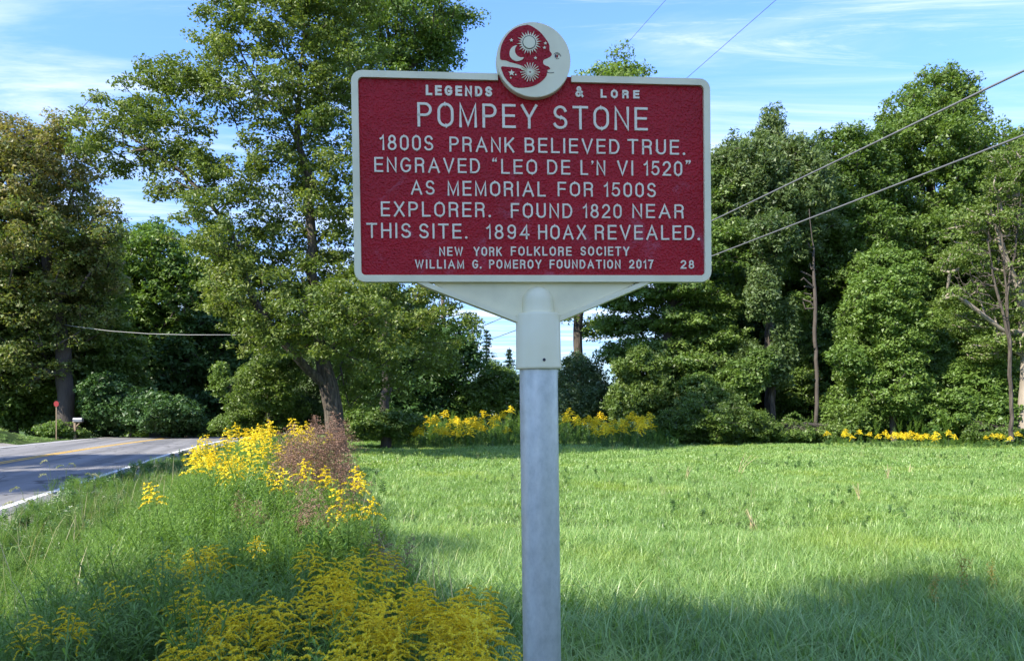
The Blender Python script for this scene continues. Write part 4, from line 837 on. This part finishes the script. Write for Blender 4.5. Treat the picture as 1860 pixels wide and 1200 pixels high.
# ------------------------------------------------------------------ goldenrod, plant by plant
M['stem_green'] = leafmat('stem_green', [(0, (.06, .12, .03)), (1, (.12, .17, .05))], transl=.1, attr=False)
M['gold'] = leafmat('goldenrod_flower', [(0, (.52, .40, .03)), (.35, (.88, .68, .025)), (.8, (.96, .84, .05)), (1, (.70, .66, .12))], transl=.35, gloss=.02, tcol=(1.1, 1.0, .5), objvar=.35)
M['brown_seed'] = leafmat('dry_seed_head', [(0, (.13, .07, .045)), (.5, (.26, .15, .10)), (1, (.42, .29, .20))], transl=.15, gloss=.02, tcol=(1, .9, .7))
M['brown_stem'] = leafmat('dry_stem', [(0, (.10, .06, .035)), (1, (.20, .13, .08))], transl=.05, attr=False)
def plume(R, mat, nb=17, hgt=.20, reach=.13, fl=.0065, per=26, one_side=True, loose=0):
    """pyramid of arching sprays with florets along the upper side; the origin is the foot of the plume"""
    V, Fq, tint, nv = [], [], [], 0
    for k in range(nb):
        u = k/(nb-1); z0 = hgt*(.02+.90*u); ln = reach*(1.05-.80*u)*R.uniform(.75, 1.2); a = k*2.4+R.normal(0, .3); m_ = max(5, int(per*ln/reach))
        t = np.linspace(.12, 1, m_); r_ = ln*t; z = z0+ln*(.55*t-.62*t*t)*(1.15-.4*u)
        c = np.stack([r_*math.cos(a), r_*math.sin(a), z], 1)
        for j in range(2 if one_side else 3):
            p = c+R.normal(0, fl*(.42+loose), (m_, 3))+np.array([0, 0, fl*.45]); n_ = R.normal(size=(m_, 3))*.6+np.array([0, 0, .9]); n_ /= np.linalg.norm(n_, axis=1)[:, None]
            tt = np.cross(n_, R.normal(size=(m_, 3))); tt /= np.linalg.norm(tt, axis=1)[:, None]; bb = np.cross(n_, tt); s = fl*(.6+.7*R.random(m_))[:, None]*.75
            q = np.stack([p-tt*s, p-bb*s, p+tt*s, p+bb*s], 1).reshape(-1, 3); V.append(q); i = np.arange(m_)*4+nv; Fq.append(np.stack([i, i+1, i+2, i+3], 1)); nv += len(q); tint += list(np.clip(.25+.6*u*0+R.random(m_)*.7, 0, 1))
        Vt, Qt = tube(np.vstack([[0, 0, z0*.97], c[::max(1, m_//3)]]), .0011+fl*.05, 3); V.append(Vt); Fq.append(Qt+nv); nv += len(Vt); tint += [0]*len(Qt)
    return mesh('flower_head', np.concatenate(V), np.concatenate(Fq), mat, False, np.array(tint))
def plant_parts(R, h, fol_mat, stem_mat, nl, ll, lw, coarse=1.):
    bx_, by_ = R.normal(0, .05, 2); P = np.array([[0, 0, -.1], [bx_*.2, by_*.2, .35*h], [bx_*.6, by_*.6, .7*h], [bx_, by_, h]])
    V, Q = tube(P, np.array([.0038, .0034, .0028, .0016])*coarse, 5); st = mesh('stem', V, Q, stem_mat, True)
    u = np.linspace(.12, .97, nl)+R.normal(0, .006, nl); p = np.stack([np.interp(u*h, P[:, 2], P[:, 0]), np.interp(u*h, P[:, 2], P[:, 1]), u*h], 1)
    an = np.arange(nl)*2.4+R.random(nl)*.5; sz = ll*(1.1-.55*u)*(.8+.4*R.random(nl)); el = .55-.5*R.random(nl)
    D = np.stack([np.cos(an)*np.cos(el), np.sin(an)*np.cos(el), np.sin(el)], 1); S = np.stack([-np.sin(an), np.cos(an), np.zeros(nl)], 1)
    mid = p+D*(sz*.45)[:, None]; tip = p+D*sz[:, None]-np.array([0, 0, 1])*(sz*.35)[:, None]; W2 = S*(sz*lw*.5)[:, None]
    q = np.stack([p, mid+W2, tip, mid-W2], 1).reshape(-1, 3); i = np.arange(nl)*4
    return st, mesh('foliage', q, np.stack([i, i+1, i+2, i+3], 1), fol_mat, False, R.random(nl)), P[-1]
def kit(n, R, h, flower, fol_mat, stem_mat, nl, ll, lw, coarse=1., **kw):
    out = []
    for k in range(n):
        st, fo, tip = plant_parts(R, h, fol_mat, stem_mat, nl, ll, lw, coarse)
        out.append((st, fo, plume(R, flower, **kw), tip))
    return out
def put_plant(name, variant, x, y, h_now, h_kit, label, group, cat, R, fs=1., lean=.08):
    st, fo, fl, tip = variant
    r = empty(name, (x, y, float(gz(x, y))), label, cat, group, (R.normal(0, lean), R.normal(0, lean), R.random()*6.28))
    k = h_now/h_kit; r.scale = (k, k, k)
    link('stem', st, r); link('foliage', fo, r); o = link('flower_head', fl, r, Vector(tip)-Vector((0, 0, .05))); o.scale = (fs/k,)*3
    o.rotation_euler = (R.normal(0, .22), R.normal(0, .22), 0)
    return r
def near_d(py): return float(np.interp(py, [800, 850, 900, 970, 1000, 1060, 1200], [10.5, 8.6, 6.3, 4.6, 4.0, 3.1, 2.35]))
def top_at(px, py, h):                   # ground point of a plant of height h whose tip shows at px, py
    d = (EYE-h-.12)*F/(py-750); return (px-930)/F*d, d
KH = 1.0
near = kit(7, R4, KH, M['gold'], M['weed'], M['stem_green'], 70, .095, .15, nb=16, hgt=.15, reach=.105, fl=.0040, per=52)
mid = kit(4, R4, KH, M['gold'], M['weed'], M['stem_green'], 50, .11, .18, 1.5, nb=16, hgt=.20, reach=.13, fl=.0085, per=20)
far = kit(3, R4, KH, M['gold'], M['weed_broad'], M['stem_green'], 40, .14, .22, 3., nb=15, hgt=.30, reach=.27, fl=.023, per=17)
n_gr = 0
def cluster(rows, kits, group, fs=1.):
    global n_gr
    for cx, cy, rx_, ry_, n, label in rows:
        for k in range(n):
            a = R4.random()*2*PI; u = math.sqrt(R4.random()); px, py = cx+rx_*u*math.cos(a), cy+ry_*u*math.sin(a); y = near_d(py)*R4.uniform(.94, 1.06); x = (px-930)/F*y
            h = EYE-(py-750)/F*y-(.08 if fs < 1.1 else -.04)*fs; h -= float(gz(x, y)); put_plant('goldenrod_plant', kits[int(R4.integers(len(kits)))], x, y, h, KH, label, group, 'goldenrod', R4, fs*R4.uniform(.75, 1.15)); n_gr += 1
cluster([(640, 990, 45, 22, 5, 'goldenrod behind the dense stand, under the small reddish weed'), (575, 1010, 55, 25, 6, 'goldenrod behind the left shoulder of the dense stand'), (690, 1065, 100, 25, 13, 'goldenrod on the crest of the dense stand left of the post'),
   (620, 1090, 45, 35, 6, 'goldenrod on the left flank of the dense stand'), (810, 1095, 80, 32, 14, 'goldenrod on the right slope of the dense stand, by the grass'), (870, 1130, 60, 35, 10, 'goldenrod of the dense stand closest to the galvanised post'),
   (740, 1115, 90, 35, 10, 'goldenrod in the middle of the dense stand'), (560, 1190, 60, 18, 5, 'goldenrod at the bottom edge left of the dense stand'), (680, 1195, 60, 15, 6, 'goldenrod at the bottom edge below the dense stand'),
   (780, 1190, 60, 22, 7, 'goldenrod at the bottom edge between the stand and the post'), (895, 1190, 45, 22, 6, 'goldenrod at the bottom edge touching the post'), (660, 1140, 60, 30, 5, 'goldenrod in the green gap of the dense stand')], near, 'goldenrod in the dense stand by the post')
cluster([(400, 1125, 60, 28, 8, 'goldenrod of the bright patch left of the dense stand'), (355, 1150, 28, 25, 3, 'goldenrod on the left rim of the bright patch'), (465, 1110, 28, 35, 4, 'goldenrod on the right rim of the bright patch'), (385, 1190, 40, 15, 3, 'goldenrod at the bottom edge under the bright patch'),
   (535, 1130, 30, 35, 4, 'goldenrod between the bright patch and the dense stand'), (500, 1195, 40, 12, 2, 'goldenrod at the bottom edge between the two patches'), (335, 1010, 50, 18, 4, 'goldenrod in the loose row above the bright patch'), (385, 1005, 40, 18, 4, 'goldenrod at the right end of the loose row above the bright patch'),
   (275, 1040, 22, 8, 2, 'small goldenrod at the left end of the loose row'), (360, 1072, 28, 10, 3, 'goldenrod between the loose row and the bright patch'), (450, 972, 25, 8, 2, 'single flat topped goldenrod below the brown weeds'), (520, 1090, 20, 15, 2, 'goldenrod at the upper left tip of the dense stand')], near, 'goldenrod in the looser patches')
cluster([(85, 1112, 45, 20, 4, 'goldenrod of the small lone group among dark weeds at the far left'), (148, 1120, 10, 8, 1, 'brightest goldenrod head at the right of the small lone group'), (240, 1075, 8, 8, 1, 'tiny single goldenrod between the lone group and the bright patch')], near, 'goldenrod among the dark weeds', .85)
cluster([(440, 840, 80, 48, 18, 'sunlit goldenrod left of the brown weeds by the road verge'), (500, 810, 75, 22, 11, 'sunlit goldenrod standing before the yellow green shrub'), (395, 860, 20, 22, 7, 'sunlit goldenrod at the left foot of the roadside patch'), (560, 800, 55, 14, 6, 'goldenrod poking out among the brown seed heads'),
   (620, 900, 20, 15, 3, 'goldenrod at the grass side of the brown weeds'), (300, 905, 6, 4, 1, 'single goldenrod alone in the sunlit verge'), (645, 950, 20, 8, 2, 'goldenrod below the brown weeds at the grass edge'), (540, 865, 50, 30, 5, 'goldenrod low in front of the brown seed heads'), (340, 850, 20, 12, 2, 'pale goldenrod nearest the white road line')], mid, 'goldenrod beside the brown weeds', 1.2)
for k in range(84):
    px = R4.uniform(715, 935) if k < 45 else R4.uniform(1018, 1185); y = R4.uniform(35.3, 40.5); x = (px-930)/F*y
    put_plant('goldenrod_plant', far[k % 3], x, y, R4.uniform(.8, 1.15)*(.65+.13*(y-35.3))*(1 if px > 800 else .9)*(1+.15*math.sin(px*.05)), KH, 'tall goldenrod in the far yellow bank left of the post' if k < 45 else 'tall goldenrod in the far yellow bank right of the post', 'goldenrod bank behind the field', 'goldenrod', R4, R4.uniform(1.0, 1.55))
for k in range(38):
    px = R4.choice([R4.normal(1540, 18), R4.uniform(1590, 1740), R4.uniform(1620, 1740), R4.uniform(1780, 1850)]); y = R4.uniform(34.5, 36.5); x = (px-930)/F*y
    put_plant('goldenrod_plant', far[k % 3], x, y, R4.uniform(.40, .62), KH, 'short bright goldenrod in the low row under the right wood', 'low goldenrod row by the right wood', 'goldenrod', R4, R4.uniform(.6, .9))
# brown gone-over weeds
brown = kit(4, R4, KH, M['brown_seed'], M['brown_seed'], M['brown_stem'], 26, .05, .3, 1.5, nb=24, hgt=.42, reach=.20, fl=.0068, per=26, loose=1.2)
for rows, h0, h1, lb, gp in (([(598, 792, 42, 18, 10), (550, 808, 42, 20, 7), (590, 840, 48, 28, 10), (505, 835, 30, 20, 4), (580, 880, 45, 25, 9), (610, 850, 35, 30, 5)], 7.2, 8.6, 'dry brown seed head weed in the thicket in front of the forked trunk', 'dry brown weeds'),
                             ([(470, 925, 40, 14, 6), (570, 925, 50, 20, 9), (610, 890, 20, 12, 2)], 5.2, 6.2, 'lower dry reddish brown weed between goldenrod and thicket', 'lower dry weeds'), ([(715, 985, 18, 12, 2)], 4.0, 4.3, 'small reddish brown weed leaning out over the grass edge', 'reddish weeds at the grass edge')):
    for cx, cy, rx_, ry_, n in rows:
        for k in range(n):
            y = R4.uniform(h0, h1); px, py = R4.uniform(cx-rx_, cx+rx_), R4.uniform(cy-ry_, cy+ry_); x = (px-930)/F*y; h = EYE-(py-750)/F*y-.12
            put_plant('dry_weed', brown[int(R4.integers(4))], x, y, h-float(gz(x, y)), KH, lb, gp, 'weed', R4, R4.uniform(.8, 1.1)*(1. if y > 7 else .6), .12)
# foxtail grass nodding over the road edge
M['foxtail'] = leafmat('foxtail_head', [(0, (.22, .25, .10)), (1, (.50, .48, .28))], transl=.4, attr=False)
for k, (px, py, h) in enumerate([(8, 893, .86), (18, 900, .8), (52, 878, .9), (62, 890, .82), (98, 832, .98), (112, 838, .95), (128, 842, .96), (152, 860, .86), (96, 858, .84), (140, 858, .9), (40, 905, .78)]):
    x, y = top_at(px, py, h-.12); root = empty('foxtail_grass', (x, y, float(gz(x, y))), 'thin foxtail grass with a nodding pale head against the road', 'grass stem', 'foxtail grasses by the road')
    s = 1 if k % 2 else -1; V, Q = tube([(0, 0, -.05), (.02*s, 0, h*.5), (.06*s, .01, h*.9), (.09*s, .01, h*.96)], [.003, .0025, .002, .0018], 4); link('stem', mesh('stem', V, Q, M['stem_green'], True), root)
    R = np.random.default_rng(k+5); t = np.linspace(0, 1, 60); c = np.stack([(.09+.085*t)*s, .01+0*t, h*(.96)+.012*np.sin(t*2.2)-.045*t*t], 1)+R.normal(0, .0055, (60, 3)); n_ = R.normal(size=(60, 3)); n_ /= np.linalg.norm(n_, axis=1)[:, None]; tt = np.cross(n_, R.normal(size=(60, 3))); tt /= np.linalg.norm(tt, axis=1)[:, None]; bb = np.cross(n_, tt)
    q = np.stack([c-tt*.009, c-bb*.003, c+tt*.009, c+bb*.003], 1).reshape(-1, 3); i = np.arange(60)*4; link('seed_head', mesh('seed_head', q, np.stack([i, i+1, i+2, i+3], 1), M['foxtail']), root)
    V, Q = tube([(0, 0, h*.25), (-.06*s, .02, h*.45), (-.15*s, .04, h*.47)], [.004, .005, .001], 3); link('leaf', mesh('leaf', V*np.array([1, .5, 1]), Q, M['grass'], True), root)
# dry stalks in the field
M['straw'] = leafmat('straw', [(0, (.40, .32, .17)), (1, (.62, .52, .30))], transl=.2, attr=False)
def straw(px, py_base, h, n, leanx, label):
    d = EYE*F/(py_base-750); x = (px-930)/F*d; root = empty('dry_stalk', (x, d, float(gz(x, d))), label, 'stalk'); R = np.random.default_rng(int(px))
    for k in range(n):
        lx_, ly = leanx+R.normal(0, .25), R.normal(0, .2); hh = h*R.uniform(.6, 1)
        V, Q = tube([(R.normal(0, .04), R.normal(0, .04), -.05), (lx_*hh*.45, ly*hh*.4, hh*.55), (lx_*hh, ly*hh, hh)], [.006, .005, .003], 4); link('stalk', mesh('stalk', V, Q, M['straw'], True), root)
straw(1338, 862, .75, 3, .9, 'dry tan stalk leaning right in the middle of the field')
straw(1245, 872, .35, 5, .2, 'pale dry tuft in the grass right of the post')
straw(1370, 960, .30, 6, -.3, 'small tan dead tuft in the open sunlit grass')
straw(1612, 868, .45, 5, .1, 'upright pale dead tuft in the right of the field')
straw(1650, 862, .35, 4, .3, 'fainter pale dead tuft beside the upright one in the right of the field')
straw(1560, 915, .35, 5, 0, 'straw coloured dead tuft in mid field below the low goldenrod row')
M['dock'] = leafmat('yellowing_dock', [(0, (.22, .20, .04)), (.5, (.42, .33, .06)), (1, (.50, .30, .07))], transl=.35)
for k, (px, py, s, lb) in enumerate([(1745, 1080, .55, 'yellowing curled weed standing in the grass near the right edge'), (1700, 1105, .42, 'shorter ochre weed left of the yellowing curled one'), (1800, 1070, .45, 'ochre weed nearest the right edge of the field')]):
    d = (EYE-.1)*F/(py-750); x = (px-930)/F*d; o = link('yellow_weed', leafy_stem(.8, 50, .09, .3, np.random.default_rng(k), M['dock'], .9, arms=4), None, (x, d, float(gz(x, d)))); o.scale = (s, s, s); tag(o, lb, 'weed')
# arching bramble cane
root = empty('bramble_cane', tuple(at(1413, 795, 38.8)), 'single bramble cane arching over the low thicket left of the bare trunk', 'bramble')
B = np.array(root.location); th = np.linspace(0, 1, 16); pts = np.stack([np.interp(th, [0, .3, .55, .8, 1], [0, .35, .85, 1.35, 1.5]), 0*th, np.interp(th, [0, .3, .55, .8, 1], [.3, 1.05, 1.22, .85, .3])], 1)
V, Q = tube(pts, .012, 4); link('stem', mesh('stem', V, Q, M['brown_stem'], True), root)
link('foliage', leaves_mesh(pts, np.full(16, .11), 22, .055, M['leaf_bright'], R4, .8, .3), root)

# ------------------------------------------------------------------ mailbox, red sign, poles and wires
M['wood'] = solid('weathered_wood', [(.2, (.20, .14, .09)), (.8, (.38, .28, .18))], .85, 0, 6, (6, 6, .6), .5, 20, .01)
M['tin'] = solid('mailbox_tin', [(.2, (.14, .145, .155)), (.8, (.26, .265, .28))], .45, .4, 5)
d = 47.5; x = at(190, 795, d)[0]
while sroad(x, d) > -8.95: x -= .05
mbx = empty('mailbox', (x, d, float(gz(x, d))), 'grey tin mailbox on a wooden post at the far side of the road', 'mailbox')
mb = MB(); mb.box((0, 0, .5), (.11, .11, 1.25)); link('post', mb.build('post', M['wood']), mbx)
mb = MB(); mb.box((.14, 0, 1.02), (.55, .12, .05)); link('support_board', mb.build('support_board', M['wood']), mbx)
mb = MB(); mb.box((.16, 0, .86), (.34, .06, .06), Matrix.Rotation(-.8, 3, 'Y')); link('brace', mb.build('brace', M['wood']), mbx)
prof = [(-.11, 0), (.11, 0), (.11, .13)]+[(.11*math.cos(a), .13+.11*math.sin(a)) for a in np.linspace(.2, PI-.2, 8)]+[(-.11, .13)]
n = len(prof); V = [(xx, p[0], 1.05+p[1]) for xx in (-.08, .44) for p in prof]; Fc = [[i, (i+1) % n, n+(i+1) % n, n+i] for i in range(n)]+[list(range(n)), list(range(n, 2*n))[::-1]]
me = bpy.data.meshes.new('box'); me.from_pydata(V, [], Fc); me.materials.append(M['tin']); link('box', me, mbx)
V = [(.44+xx, p[0]*1.04, 1.048+p[1]*1.03) for xx in (.002, .014) for p in prof]; me = bpy.data.meshes.new('door'); me.from_pydata(V, [], Fc); me.materials.append(M['tin']); link('door', me, mbx)
M['red_paint'] = solid('red_paint', [(0, (.22, .01, .012)), (1, (.30, .015, .015))], .5, 0, 4)
rx_s = at(103, 750, 46.)[0]; rz_s = float(gz(rx_s, 46.)); rb_s = 2.08-rz_s
rs = empty('small_red_sign', (rx_s, 46., rz_s), 'small red board on a thin pale post beside the stout trunk of the rusty tree', 'sign')
mb = MB(); mb.box((-.02, 0, rb_s/2), (.045, .045, rb_s+.3)); link('post', mb.build('post', M['wood']), rs)
poly = np.array([(math.cos(a)*.15, rb_s+math.sin(a)*.17) for a in np.arange(8)*PI/4+PI/8]); V = [(p[0], yy, p[1]) for yy in (-.045, -.03) for p in poly]
me = bpy.data.meshes.new('board'); me.from_pydata(V, [], [[i, (i+1) % 8, 8+(i+1) % 8, 8+i] for i in range(8)]+[list(range(8))[::-1], list(range(8, 16))]); me.materials.append(M['red_paint']); link('board', me, rs)
LO = 9.2; lx_ = lambda y: (LO-.26*y)/.965
M['pole_wood'] = solid('pole_wood', [(.2, (.13, .10, .08)), (.8, (.26, .21, .17))], .9, 0, 5, (5, 5, .4), .6, 16, .01)
M['cable'] = solid('cable', [(0, (.10, .10, .11)), (1, (.20, .20, .21))], .5, .2, 3)
M['cable_grey'] = solid('cable_grey', [(0, (.30, .30, .28)), (1, (.33, .33, .31))], .5, 0, 3)
M['bare_wire'] = solid('bare_wire', [(0, (.10, .10, .11)), (1, (.16, .16, .17))], .5, .4, 3)
for y, lb in ((4., 'wooden utility pole beside the field, right of the view'), (52., 'wooden utility pole hidden behind the crown of the forked maple')):
    r = empty('utility_pole', (lx_(y), y, float(gz(lx_(y), y))), lb, 'pole', None, (0, 0, .26)); z0 = r.location.z
    V, Q = tube([(0, 0, -.3), (0, 0, 6), (0, 0, 12.5-z0)], [.17, .14, .10], 12); link('shaft', mesh('shaft', V, Q, M['pole_wood'], True), r)
    for zz_ in (12.32, 9.82):
        V, Q = lathe([(.001, 0), (.05, .0), (.06, .04), (.035, .07), (.055, .11), (.001, .13)], 12, (0, 0, zz_-z0)); link('insulator', mesh('insulator', V, Q, M['tin'], True), r)
def wire(name, z, sag, r, label, mat, dy0=4., dy1=52.):
    y = np.linspace(dy0, dy1, 60); u = (y-dy0)/(dy1-dy0); P = np.stack([lx_(y), y, z-4*sag*u*(1-u)], 1); V, Q = tube(P, r, 6); tag(link(name, mesh(name, V, Q, mat, True)), label, 'cable')
wire('overhead_cable', 6.13, .22, .016, 'upper of the two thick black cables crossing the right wood', M['cable'])
wire('overhead_cable', 5.24, .12, .014, 'lower of the two thick black cables crossing the right wood', M['cable'])
wire('overhead_wire', 12.45, .3, .006, 'thin wire in the sky nearest the round emblem', M['bare_wire'])
wire('overhead_wire', 9.95, .28, .006, 'thin wire in the sky above the right corner of the marker', M['bare_wire'])
P = np.array([at(100, 586, 50.5), at(130, 592, 49), at(200, 601, 47.5), at(270, 606, 46.5), at(340, 608, 45.5), at(410, 608, 44), at(600, 612, 48), [lx_(52), 52, 6.0]])
V, Q = tube(P, .017, 5); tag(link('overhead_cable', mesh('overhead_cable', V, Q, M['cable_grey'], True)), 'sagging pale cable crossing the road in front of the dark trees', 'cable')
SL = {'ground': ('green and brown soil of the field, verge and wood floor', 'ground'), 'road': ('grey two lane asphalt road curving away left of the marker', 'road'), 'driveway': ('pale gravel driveway mouth beside the mailbox', 'driveway'), 'gravel_shoulder': ('narrow gravel edge between asphalt and weeds', 'shoulder'),
      'grass': ('green grass of the field and verges', 'grass'), 'weeds': ('leafy green weeds on the verge and along the wood edge', 'weeds'), 'grass_seed_stems': ('thin pale seed stems standing in the grass', 'grass stems')}
for o in list(scene.objects):
    b_ = o.name.split('.')[0]
    if o.parent is None and b_ in SL: tag(o, SL[b_][0], SL[b_][1])
